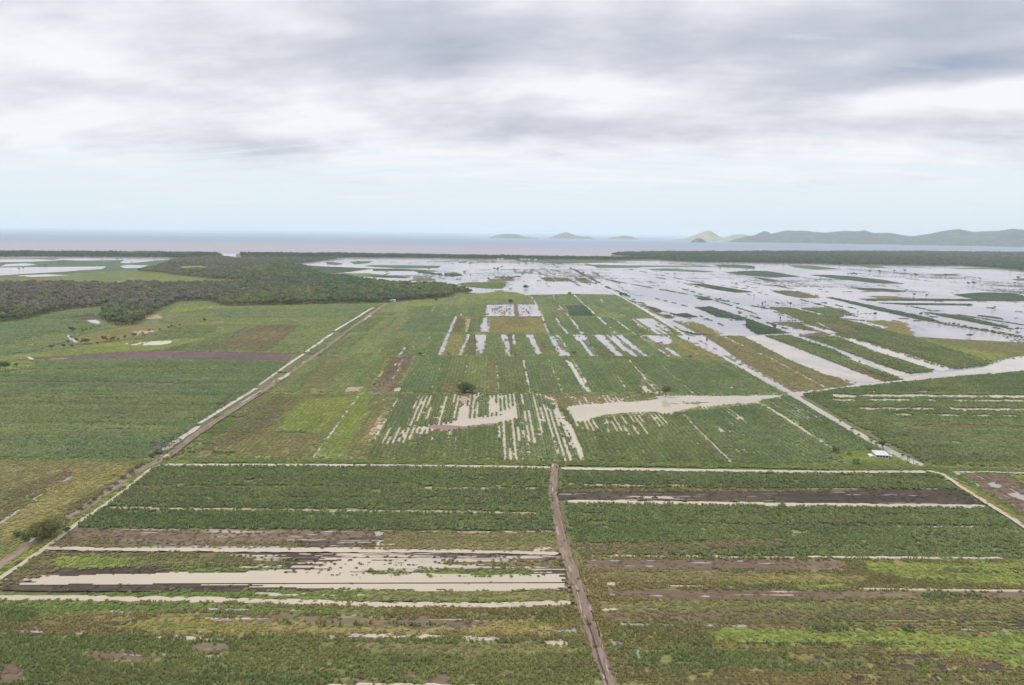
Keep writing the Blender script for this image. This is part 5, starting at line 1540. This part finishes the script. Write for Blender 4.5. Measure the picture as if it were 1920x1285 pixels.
# ---------------- young plants standing in the foreground water
def tufts(name, polys, sp_, h, colr, label, keep=.7, seed=601):
    allQ = []
    for pl in polys:
        P_ = np.array([G(p) for p in pl])
        gy_ = np.arange(P_[:, 1].min(), P_[:, 1].max(), 1.45); gx_ = np.arange(P_[:, 0].min(), P_[:, 0].max(), sp_)
        A2, B2 = np.meshgrid(gx_, gy_)
        q = np.stack([A2.ravel(), B2.ravel()], 1) + rng.normal(0, 1, (A2.size, 2)) * (sp_ * .35, .12)
        k = fbm(q[:, 0] / 12, q[:, 1] / 1.5, seed, 2)
        q = q[inpoly(q + rng.normal(0, .8, q.shape), P_) & (k < keep) & (rng.random(len(q)) < .8)]
        allQ.append(q)
    q = np.concatenate(allQ); n = len(q)
    w = rng.uniform(.6, 1.5, n)
    cc = np.array(colr)[None] * rng.uniform(.7, 1.35, (n, 1))
    o = scatter(name, q, rng.integers(0, 4, n), np.stack([w, w, h * rng.uniform(.6, 1.2, n)], 1), cc, NG_CROP, z=.05)
    tag(o, label, 'young plants')
tufts('young_cane', [[(430, 1072), (560, 1072), (700, 1072), (860, 1074), (1000, 1074), (1000, 1084), (860, 1087), (640, 1086), (480, 1079)],
                     [(560, 1058), (760, 1056), (800, 1066), (560, 1068)]], 1.3, .9, (.15, .175, .06), 'young green cane plants standing in rows in the brown foreground pool', .62)
tufts('pool_weeds', [[(300, 1076), (700, 1098), (1050, 1094), (1060, 1108), (700, 1112), (120, 1100)], [(150, 1080), (420, 1072), (420, 1080), (150, 1090)]], 1.4, .35, (.075, .062, .045),
      'dark clods and weeds along the lower edge of the brown foreground pool', .47, 607)
tufts('ditch_weeds', [[(500, 1130), (1070, 1136), (1070, 1146), (500, 1140)], [(600, 1196), (1060, 1204), (1080, 1220), (600, 1206)], [(0, 1186), (460, 1200), (460, 1206), (0, 1194)]], 1.3, .9, (.17, .20, .06),
      'yellow green weeds growing through the pale ditches in the foreground', .6, 611)

# ---------------- single trees
def at(u, v): return G((u, v))
def T(name, key, u, v, label, s=1.0, cat='tree', group=None, sz=1.0):
    p = at(u, v); return put_tree(name, key, p[0], p[1], label, cat, group, s, sz=sz)

T('broadleaf_tree', 'big_olive', 84, 1012, 'large olive brown tree beside the left dirt track in the foreground', .98, sz=1.25)
T('broadleaf_tree', 'round_dark', 871, 736, 'round dense dark green tree standing at the farm track in the middle fields', 1.15)
T('broadleaf_tree', 'small_brown', 1248, 745, 'brownish tree standing at the edge of the long muddy pond', .95)
T('broadleaf_tree', 'small_dark', 1655, 842, 'dark green tree behind the white house', .8)
T('shrub', 'shrub', 1566, 850, 'dark shrub at the field corner left of the white house', 1.4, 'shrub')
T('shrub', 'shrub', 1605, 871, 'dark shrub on the lawn in front of the white house', 1.2, 'shrub')
T('shrub', 'shrub_olive', 1592, 855, 'pale green shrub on the lawn left of the white house', .9, 'shrub')
T('shrub', 'shrub', 1631, 846, 'small dark shrub close behind the white house', .8, 'shrub')
T('broadleaf_tree', 'round_dark', 956, 568, 'dark tree at the top corner of the flooded brown field', .9)
T('broadleaf_tree', 'round_dark', 985, 541, 'flat topped dark tree standing in floodwater beyond the fields', 1.1)
T('broadleaf_tree', 'small_dark', 818, 567, 'lone greyish tree at the woodland end of the middle fields', 1.2)
T('shrub', 'bush_gold', 1077, 666, 'golden bush beside the farm track among flooded rows', .95, 'shrub')
T('shrub', 'bush_gold', 840, 666, 'brownish gold bush at the foot of the yellow field', .6, 'shrub')
T('shrub', 'shrub', 788, 668, 'dark bush at the farm track left of the narrow water channel', 1.5, 'shrub')
T('shrub', 'shrub_olive', 967, 669, 'olive bush at the farm track between two flooded strips', 1.2, 'shrub')
T('broadleaf_tree', 'small_dark', 1818, 633, 'spreading bare grey bush tree at the edge of the yellow green field on the right', 1.2, sz=.6)
T('shrub', 'shrub', 1068, 554, 'dark bush on the shore of the flooded plain above the fields', 2.4, 'shrub')
T('broadleaf_tree', 'bare', 1452, 622, 'tall thin yellowish tree standing in shallow floodwater', 1.0)
T('broadleaf_tree', 'bare', 1325, 645, 'thin brown tree reflected in the flooded channel', .7)
T('broadleaf_tree', 'bare', 1291, 640, 'small thin tree at the start of the flooded channel', .5)
T('shrub', 'shrub', 1294, 672, 'black green bush at the corner of the yellow field beside the channel', 1.1, 'shrub')

T('shrub', 'shrub', 702, 725, 'dark bush in the brown field near the pink soil patch', .9, 'shrub')
T('broadleaf_tree', 'small_dark', 383, 604, 'small round dark tree alone in the pale green upper left field', .8)
T('broadleaf_tree', 'small_dark', 10, 697, 'dark tree at the left edge beside the bright green corner', 1.4)
T('broadleaf_tree', 'small_dark', 32, 690, 'small dark tree beside the bright green corner at the left edge', .7)
for (u, v, s) in ((136, 1000, .9), (118, 988, .7), (42, 1008, 1.0), (58, 1016, .8), (98, 985, .8)):
    T('shrub', 'shrub', u - 10, v, 'dark green bush in the thicket around the large olive brown tree', s, 'shrub', 'bushes around the large foreground tree')
for (u, v, s) in ((168, 947, .6), (178, 940, .8), (190, 930, .7), (205, 922, .8), (218, 910, .7), (232, 900, .8), (246, 888, .9), (258, 880, .8), (150, 958, .6), (268, 874, .6)):
    T('shrub', 'shrub_olive', u, v, 'low brownish bush in the overgrown ditch along the left dirt track', s, 'shrub', 'bushes along the ditch of the left track')
LT = sorted([(134, 623), (139, 623), (135, 636), (143, 641), (153, 645), (160, 646), (165, 644), (183, 647), (195, 641), (200, 640), (208, 641), (213, 639), (222, 640), (234, 636), (250, 632), (253, 632), (268, 628), (280, 624), (300, 621), (316, 618), (322, 616),
      (328, 616), (337, 613), (97, 656), (120, 653), (135, 653), (128, 645)])
ORD = ['first', 'second', 'third', 'fourth', 'fifth', 'sixth', 'seventh', 'eighth', 'ninth', 'tenth', 'eleventh', 'twelfth', 'thirteenth', 'fourteenth', 'fifteenth', 'sixteenth', 'seventeenth', 'eighteenth', 'nineteenth', 'twentieth',
       'twenty-first', 'twenty-second', 'twenty-third', 'twenty-fourth', 'twenty-fifth', 'twenty-sixth', 'twenty-seventh']
for i, (u, v) in enumerate(LT):
    T('broadleaf_tree', 'small_dark' if i % 3 else 'small_brown', u, v, ORD[i] + ' small dark tree from the left in the line below the yellow pasture', random.uniform(.45, .75), group='trees lining the yellow pasture')
for (u, v) in ((155, 622), (162, 620), (170, 618), (178, 616), (186, 614)):
    T('shrub', 'shrub', u, v, 'small bush in the row along the upper edge of the yellow pasture', 1.0, 'shrub', 'bushes along the upper edge of the yellow pasture')
# trees standing in the flooded plain
FT = [(1630, 512, 1.5), (1648, 512, 1.6), (1676, 510.5, 1.2), (1696, 510.5, 1.5), (1717, 520, 1.8), (1773, 519, 1.4), (1809, 524, .9), (1815, 535, 1.3), (1825, 535, 1.5), (1838, 525, .9), (1909, 525, 1.6), (1903, 533, .9), (1595, 517, 1.3), (1600, 517, 1.5),
      (1605, 518, 1.4), (1590, 516, 1.0), (927, 507, 1.3), (934, 507, 1.5), (941, 503, 1.2), (1070, 507, 1.4), (1094, 515, 1.2), (1117, 535, .9), (1163, 554, 1.0), (1713, 556, 1.0), (1737, 557, .9), (1727, 593, .9), (1860, 582, .8), (1865, 579, .7), (1907, 621, .8),
      (850, 518, .9), (882, 519, .8), (1350, 506, 1.1), (1400, 509, 1.0), (1395, 512, 1.1), (1300, 512, .9), (1265, 516, 1.0), (1380, 533, .7), (804, 507, 1.2), (882, 497, 1.3), (1640, 592, .8), (1468, 500, 1.2), (1480, 500, 1.1)]
FT.sort()
for i, (u, v, s) in enumerate(FT):
    k = i if i < 21 else len(FT) - 1 - i
    T('broadleaf_tree', 'small_dark', u, v, ORD[k] + (' lone dark tree from the left in the far floodwater' if i < 21 else ' lone dark tree from the right in the far floodwater'), s, group='lone trees in the far floodwater')
for (u, v, s) in ((1414, 558, .9), (1429, 574, 1.0), (1435, 571, .9), (1482, 575, 1.1), (1462, 602, .9), (1547, 573, .8), (1642, 593, .8), (1512, 598, .7)):
    T('broadleaf_tree', 'slim', u, v, 'slim dark tree standing in the nearer floodwater', s, group='slim trees in the nearer floodwater')
for i in range(24):
    T('broadleaf_tree', 'small_dark', 929 + i * 1.55 + random.uniform(-.6, .6), 523 + random.uniform(-1, 1), 'dark tree in the tight row on the flooded bank', random.uniform(.7, 1.1), group='tight row of trees on the flooded bank')
for (u, v) in ((968, 522), (972, 522), (975, 522)):
    T('broadleaf_tree', 'small_dark', u, v, 'dark tree in the small clump right of the tight row', 1.0, group='small clump right of the tight row')
for i in range(26):
    u = 1340 + i * 2.9; T('broadleaf_tree', 'small_dark', u, 499 + (u - 1340) * .05 + random.uniform(-1.5, 2), 'dark tree in the drowned hedgerow in front of the headland forest', random.uniform(.8, 1.3), group='drowned hedgerow before the headland forest')
for i in range(30):
    a, b_ = random.choice((((720, 512), (835, 517)), ((610, 495), (648, 497)), ((655, 494), (700, 492)), ((835, 517), (868, 519)), ((80, 496), (180, 494)), ((20, 508), (90, 500)), ((230, 495), (300, 490)), ((170, 488), (230, 487))))
    f = random.random(); T('broadleaf_tree', 'small_dark', a[0] + (b_[0] - a[0]) * f, a[1] + (b_[1] - a[1]) * f, 'dark bushy tree on a drowned bank in front of the coast', random.uniform(.7, 1.2), group='trees on drowned banks before the coast')
for i in range(20):
    f = i / 19; T('shrub', 'shrub', 1740 + f * 150 + random.uniform(-3, 3), 603 + f * 27 + random.uniform(-2, 2), 'dark bush on the bank dividing the floodwater at the right', random.uniform(.9, 1.6), 'shrub', 'bushes on the right-hand flood bank')
for (u, v, s) in ((1597, 808, 1.0), (1610, 818, .8), (1631, 825, 1.1), (1634, 829, .8), (1642, 834, .7), (1575, 792, .7), (1654, 838, .7), (1703, 860, .8), (1692, 857, .9)):
    T('shrub', 'shrub', u, v, 'small dark bush on the right bank of the channel near the white house', s * .7, 'shrub', 'bushes on the channel bank near the white house')

# ---------------- palms along the left channel
M_FROND = simple('palm_frond', (0.065, 0.105, 0.045), 0.6, 0.25, 1.0)
def palm(x, y, h, label, seed):
    r = random.Random(seed)
    e = empty('palm_tree', (x, y, 0.05)); tag(e, label, 'palm tree', 'palms beside the left channel' if False else None)
    lx, ly = r.uniform(-.5, .5), r.uniform(-.5, .5)
    tr = bpy.data.objects.new('trunk', tubes('trunk', [[((0, 0, -.1), .19), ((lx * .3, ly * .3, h * .5), .14), ((lx, ly, h), .11)]], M_BARK, 8)); COL.objects.link(tr); tr.parent = e
    for k in range(15):
        a = k * 2.4 + r.uniform(-.2, .2); L = r.uniform(2.1, 2.8); up = r.uniform(-.15, .9)
        V = []; Fc = []
        for s in range(6):
            f = s / 5; rr = L * f * (1 - .15 * f); zz = h + up * L * f * .8 - 1.5 * f * f * L * .55
            w = .42 * math.sin(math.pi * min(1, f * .85 + .12))
            cx, cy = lx + math.cos(a) * rr, ly + math.sin(a) * rr
            V += [(cx - math.sin(a) * w, cy + math.cos(a) * w, zz - w * .5), (cx, cy, zz), (cx + math.sin(a) * w, cy - math.cos(a) * w, zz - w * .5)]
        for s in range(5):
            Fc += [(s * 3, s * 3 + 1, s * 3 + 4, s * 3 + 3), (s * 3 + 1, s * 3 + 2, s * 3 + 5, s * 3 + 4)]
        mesh_obj('frond', V, Fc, M_FROND, e)
for i, (u, v, h, lb) in enumerate(((332, 833, 6.6, 'tallest palm leaning over the left channel, farthest of the group'), (322, 836, 5.4, 'palm in the middle of the group beside the left channel'),
                                   (303, 846, 5.2, 'palm above the lower end of the left channel'), (296, 850, 2.6, 'short bushy palm at the lower end of the left channel'), (301, 850, 1.9, 'smallest palm at the water edge beside the track crossing'))):
    p = at(u, v); palm(p[0], p[1], h, lb, i)
for (u, v, s) in ((310, 842, .7), (318, 839, .6), (326, 834, .6), (338, 828, .6), (290, 852, .6), (285, 858, .8)):
    T('shrub', 'shrub_olive', u, v, 'low reddish brown bush at the foot of the palms by the left channel', s, 'shrub', 'low bushes at the foot of the palms')

# ------------------------------------------------------------------ the white house
def box(V, Fc, x0, x1, y0, y1, z0, z1):
    k = len(V)
    V += [(x0, y0, z0), (x1, y0, z0), (x1, y1, z0), (x0, y1, z0), (x0, y0, z1), (x1, y0, z1), (x1, y1, z1), (x0, y1, z1)]
    Fc += [(k, k + 3, k + 2, k + 1), (k + 4, k + 5, k + 6, k + 7), (k, k + 1, k + 5, k + 4), (k + 1, k + 2, k + 6, k + 5), (k + 2, k + 3, k + 7, k + 6), (k + 3, k, k + 4, k + 7)]
def boxes(name, L, mat, parent):
    V, Fc = [], []
    for b_ in L: box(V, Fc, *b_)
    return mesh_obj(name, V, Fc, mat, parent)
M_WHITE = simple('white_paint', (0.62, 0.62, 0.60), .6, .06, .8)
M_ROOF = simple('pale_metal_roof', (0.50, 0.50, 0.49), .7, .15, .6, spec=.2)
M_GLASS = simple('dark_window_glass', (0.035, 0.045, 0.06), .12, .2, .5, spec=.6)
M_WOOD = simple('weathered_wood', (0.13, 0.11, 0.09), .85, .25, 3.0)
M_BLUE = simple('blue_sheet_roof', (0.25, 0.42, 0.60), .5, .1, .6)
M_RUST = simple('rusty_roof', (0.16, 0.09, 0.07), .8, .3, .6)
hp = at(1650, 858.5)
H = empty('white_house', (hp[0], hp[1], .1), -ROT - 0.16)
H.scale = (.9, .9, .9)
tag(H, 'low white house with a pale flat metal roof on the bright lawn beside the channel', 'house')
wx, wy, hz = 3.6, 3.3, 2.6
boxes('wall', [(-wx, wx, -wy, -wy + .15, 0, hz), (-wx, wx, wy - .15, wy, 0, hz), (-wx, -wx + .15, -wy + .15, wy - .15, 0, hz), (wx - .15, wx, -wy + .15, wy - .15, 0, hz)], M_WHITE, H)
V = [(-wx - .5, -wy - .7, hz + .02), (wx + .5, -wy - .7, hz + .02), (wx + .5, wy + .4, hz + .62), (-wx - .5, wy + .4, hz + .62)]
V += [(a, b_, c + .12) for a, b_, c in V]
rf = mesh_obj('roof', V, [(0, 3, 2, 1), (4, 5, 6, 7), (0, 1, 5, 4), (1, 2, 6, 5), (2, 3, 7, 6), (3, 0, 4, 7)], M_ROOF, H)
RB, RF_ = [], []
for k in range(15):
    x = -wx - .4 + k * (2 * wx + .8) / 14
    kk = len(RB)
    RB += [(x - .04, -wy - .7, hz + .15), (x + .04, -wy - .7, hz + .15), (x + .04, wy + .4, hz + .75), (x - .04, wy + .4, hz + .75), (x, -wy - .7, hz + .2), (x, wy + .4, hz + .8)]
    RF_ += [(kk, kk + 4, kk + 5, kk + 3), (kk + 4, kk + 1, kk + 2, kk + 5)]
mesh_obj('roof_rib', RB, RF_, M_ROOF, rf)
for x in (-2.7, -.95, .8, 2.55):
    w_ = boxes('window', [(x - .7, x + .7, -wy - .06, -wy - .004, 1.1, 2.35)], M_GLASS, H)
    boxes('frame', [(x - .78, x - .7, -wy - .1, -wy - .004, 1.05, 2.4), (x + .7, x + .78, -wy - .1, -wy - .004, 1.05, 2.4), (x - .7, x + .7, -wy - .1, -wy - .004, 2.35, 2.42), (x - .7, x + .7, -wy - .1, -wy - .004, 1.02, 1.1), (x - .03, x + .03, -wy - .1, -wy - .06, 1.1, 2.35)], M_WHITE, w_)
for y in (-2.0, 0.0, 2.0):
    w_ = boxes('window', [(-wx - .06, -wx - .004, y - .7, y + .7, 1.1, 2.35)], M_GLASS, H)
    boxes('frame', [(-wx - .1, -wx - .004, y - .78, y - .7, 1.05, 2.4), (-wx - .1, -wx - .004, y + .7, y + .78, 1.05, 2.4), (-wx - .1, -wx - .004, y - .7, y + .7, 2.35, 2.42)], M_WHITE, w_)
dr = boxes('door', [(wx - 1.0, wx - .1, -wy - .05, -wy - .004, 0.05, 1.0)], M_WHITE, H)
boxes('side_wall', [(-wx - 2.6, -wx - .02, -1.2, wy, 0, 1.1)], M_WHITE, H)
boxes('step', [(wx - 1.3, wx + .1, -wy - .9, -wy - .12, -.1, .18)], M_WHITE, H)


def tank(u, v, r, h, label, name='water_tank', mat=None):
    p = at(u, v); e = empty(name, (p[0], p[1], .08)); tag(e, label, 'water tank')
    mt = mat or M_WHITE
    o = bpy.data.objects.new('barrel', tubes('barrel', [[((0, 0, -.05), r), ((0, 0, h * .93), r), ((0, 0, h), r * .8)]], mt, 18)); COL.objects.link(o); o.parent = e
    o = bpy.data.objects.new('lid', tubes('lid', [[((0, 0, h + .002), r * .35), ((0, 0, h + .12), r * .3)]], mt, 12)); COL.objects.link(o); o.parent = e
tank(1670, 858.5, .65, 1.3, 'pale water tank just right of the white house, the nearer one')
tank(1671, 853.5, .55, 1.0, 'smaller pale water tank right of the white house, the farther one')
tank(866, 733, .7, 1.5, 'white tank under the round dark tree in the middle fields')


def pole(u, v, h, label, arm=True, group=None):
    p = at(u, v); e = empty('utility_pole', (p[0], p[1], 0)); tag(e, label, 'pole', group)
    o = bpy.data.objects.new('post', tubes('post', [[((0, 0, -.2), .13), ((0, 0, h), .10)]], M_WOOD, 8)); COL.objects.link(o); o.parent = e
    if arm:
        boxes('cross_arm', [(-.7, .7, -.16, -.1, h - .5, h - .38)], M_WOOD, e)
pole(1700.5, 869, 4.2, 'left one of the two timber poles standing in the channel edge near the white house')
pole(1703.5, 871, 4.4, 'right one of the two timber poles standing in the channel edge near the white house')
pole(1712.5, 870.5, 3.0, 'short timber post farther along the channel towards the crossing', False)
pole(1681.5, 872, 2.6, 'left one of the two short posts on the lawn right of the white house', False)
pole(1684.8, 872.5, 2.8, 'right one of the two short posts on the lawn right of the white house', False)


def shed(u, v, wx, wy, hz, rmat, label, name='shed', wmat=None, rz=0.0):
    p = at(u, v); e = empty(name, (p[0], p[1], .1), rz); tag(e, label, 'shed')
    wm = wmat or M_WHITE
    boxes('wall', [(-wx, wx, -wy, -wy + .12, 0, hz), (-wx, wx, wy - .12, wy, 0, hz), (-wx, -wx + .12, -wy + .12, wy - .12, 0, hz), (wx - .12, wx, -wy + .12, wy - .12, 0, hz)], wm, e)
    o_ = .35; rh = wy * .45
    V = [(-wx - o_, -wy - o_, hz), (wx + o_, -wy - o_, hz), (wx + o_, 0, hz + rh), (-wx - o_, 0, hz + rh), (-wx - o_, wy + o_, hz), (wx + o_, wy + o_, hz)]
    V += [(a, b_, c + .12) for a, b_, c in V]
    mesh_obj('roof', V, [(0, 3, 2, 1), (3, 4, 5, 2), (6, 7, 8, 9), (9, 8, 11, 10), (0, 1, 7, 6), (4, 10, 11, 5), (1, 2, 8, 7), (2, 5, 11, 8), (0, 6, 9, 3), (3, 9, 10, 4)], rmat, e)
    boxes('door', [(-.5, .5, -wy - .05, -wy - .004, 0.02, min(2.0, hz - .1))], M_WOOD, e)
    boxes('window', [(wx * .45 - .05, wx * .45 + .8, -wy - .05, -wy - .004, .9, 1.7)], M_GLASS, e)
shed(737, 566, 4.5, 3.0, 2.6, M_ROOF, 'small pale roofed farm shed at the top end of the left dirt track')
shed(730, 567.5, 3.0, 2.5, 2.4, M_RUST, 'low dark roofed shed left of the pale one at the top of the left track', wmat=M_WOOD)
shed(957, 542, 4.0, 3.5, 2.8, M_BLUE, 'small shed with a bright blue roof on the edge of the flood')
shed(936, 545.5, 9.0, 2.5, 2.2, M_ROOF, 'long low pale roofed shed left of the blue roofed one')
T('shrub', 'shrub', 726, 568, 'dark bush left of the sheds at the top of the left track', 1.6, 'shrub'); T('shrub', 'shrub', 744, 567, 'dark bush right of the sheds at the top of the left track', 1.6, 'shrub')
# far white farm buildings behind the mangroves
# coastal town line: low pale houses
for i, (u, v) in enumerate(((934, 487.5), (941, 487.2), (978, 488), (985, 487.6), (992, 488.2), (1004, 488.6))):
    shed(u, v, 5, 4, 3.5, M_ROOF, ORD[i] + ' tiny pale building from the left on the far coast', name='far_house')
# scattered stores on the lawn
def crate(u, v, w_, d_, h_, mat, label, name='timber_stack', cat='timber stack', rz=.2):
    p = at(u, v); e = empty(name, (p[0], p[1], .1), rz); tag(e, label, cat)
    k = 4
    for j in range(k):
        boxes('plank', [(-w_, w_, -d_ + j * 2 * d_ / k + .03, -d_ + (j + 1) * 2 * d_ / k - .03, 0, h_ * (.6 + .4 * ((j * 7) % 3) / 2))], mat, e)
crate(1617, 861, .9, .7, .4, M_WOOD, 'grey timber stack lying on the lawn left of the white house')
crate(1628, 862, .5, .4, .3, M_WHITE, 'small white planks on the lawn close left of the white house')
crate(1596, 866, 1.3, .5, .4, M_WOOD, 'long grey timber stack at the left end of the lawn')
crate(1656, 872, 1.6, .5, .3, M_WOOD, 'grey timber stack at the front edge of the lawn')

# ------------------------------------------------------------------ air
if HAZE > 0:
    m = bpy.data.materials.new('thin_haze'); m.use_nodes = True
    t = NT(m.node_tree); t.N.clear()
    o_ = t.n('ShaderNodeOutputMaterial'); v_ = t.n('ShaderNodeVolumePrincipled')
    v_.inputs['Color'].default_value = (0.84, 0.92, 0.98, 1)
    v_.inputs['Density'].default_value = HAZE
    v_.inputs['Anisotropy'].default_value = 0.0
    t.L.new(v_.outputs[0], o_.inputs['Volume'])
    V, Fc = [], []
    E = 160000.0
    box(V, Fc, -E, E, -E, E, -3.0, 330.0)
    hz_ = mesh_obj('haze', V, Fc, m); hz_['kind'] = 'stuff'
    hz_['label'] = 'thin pale blue haze over the whole plain and the sea'
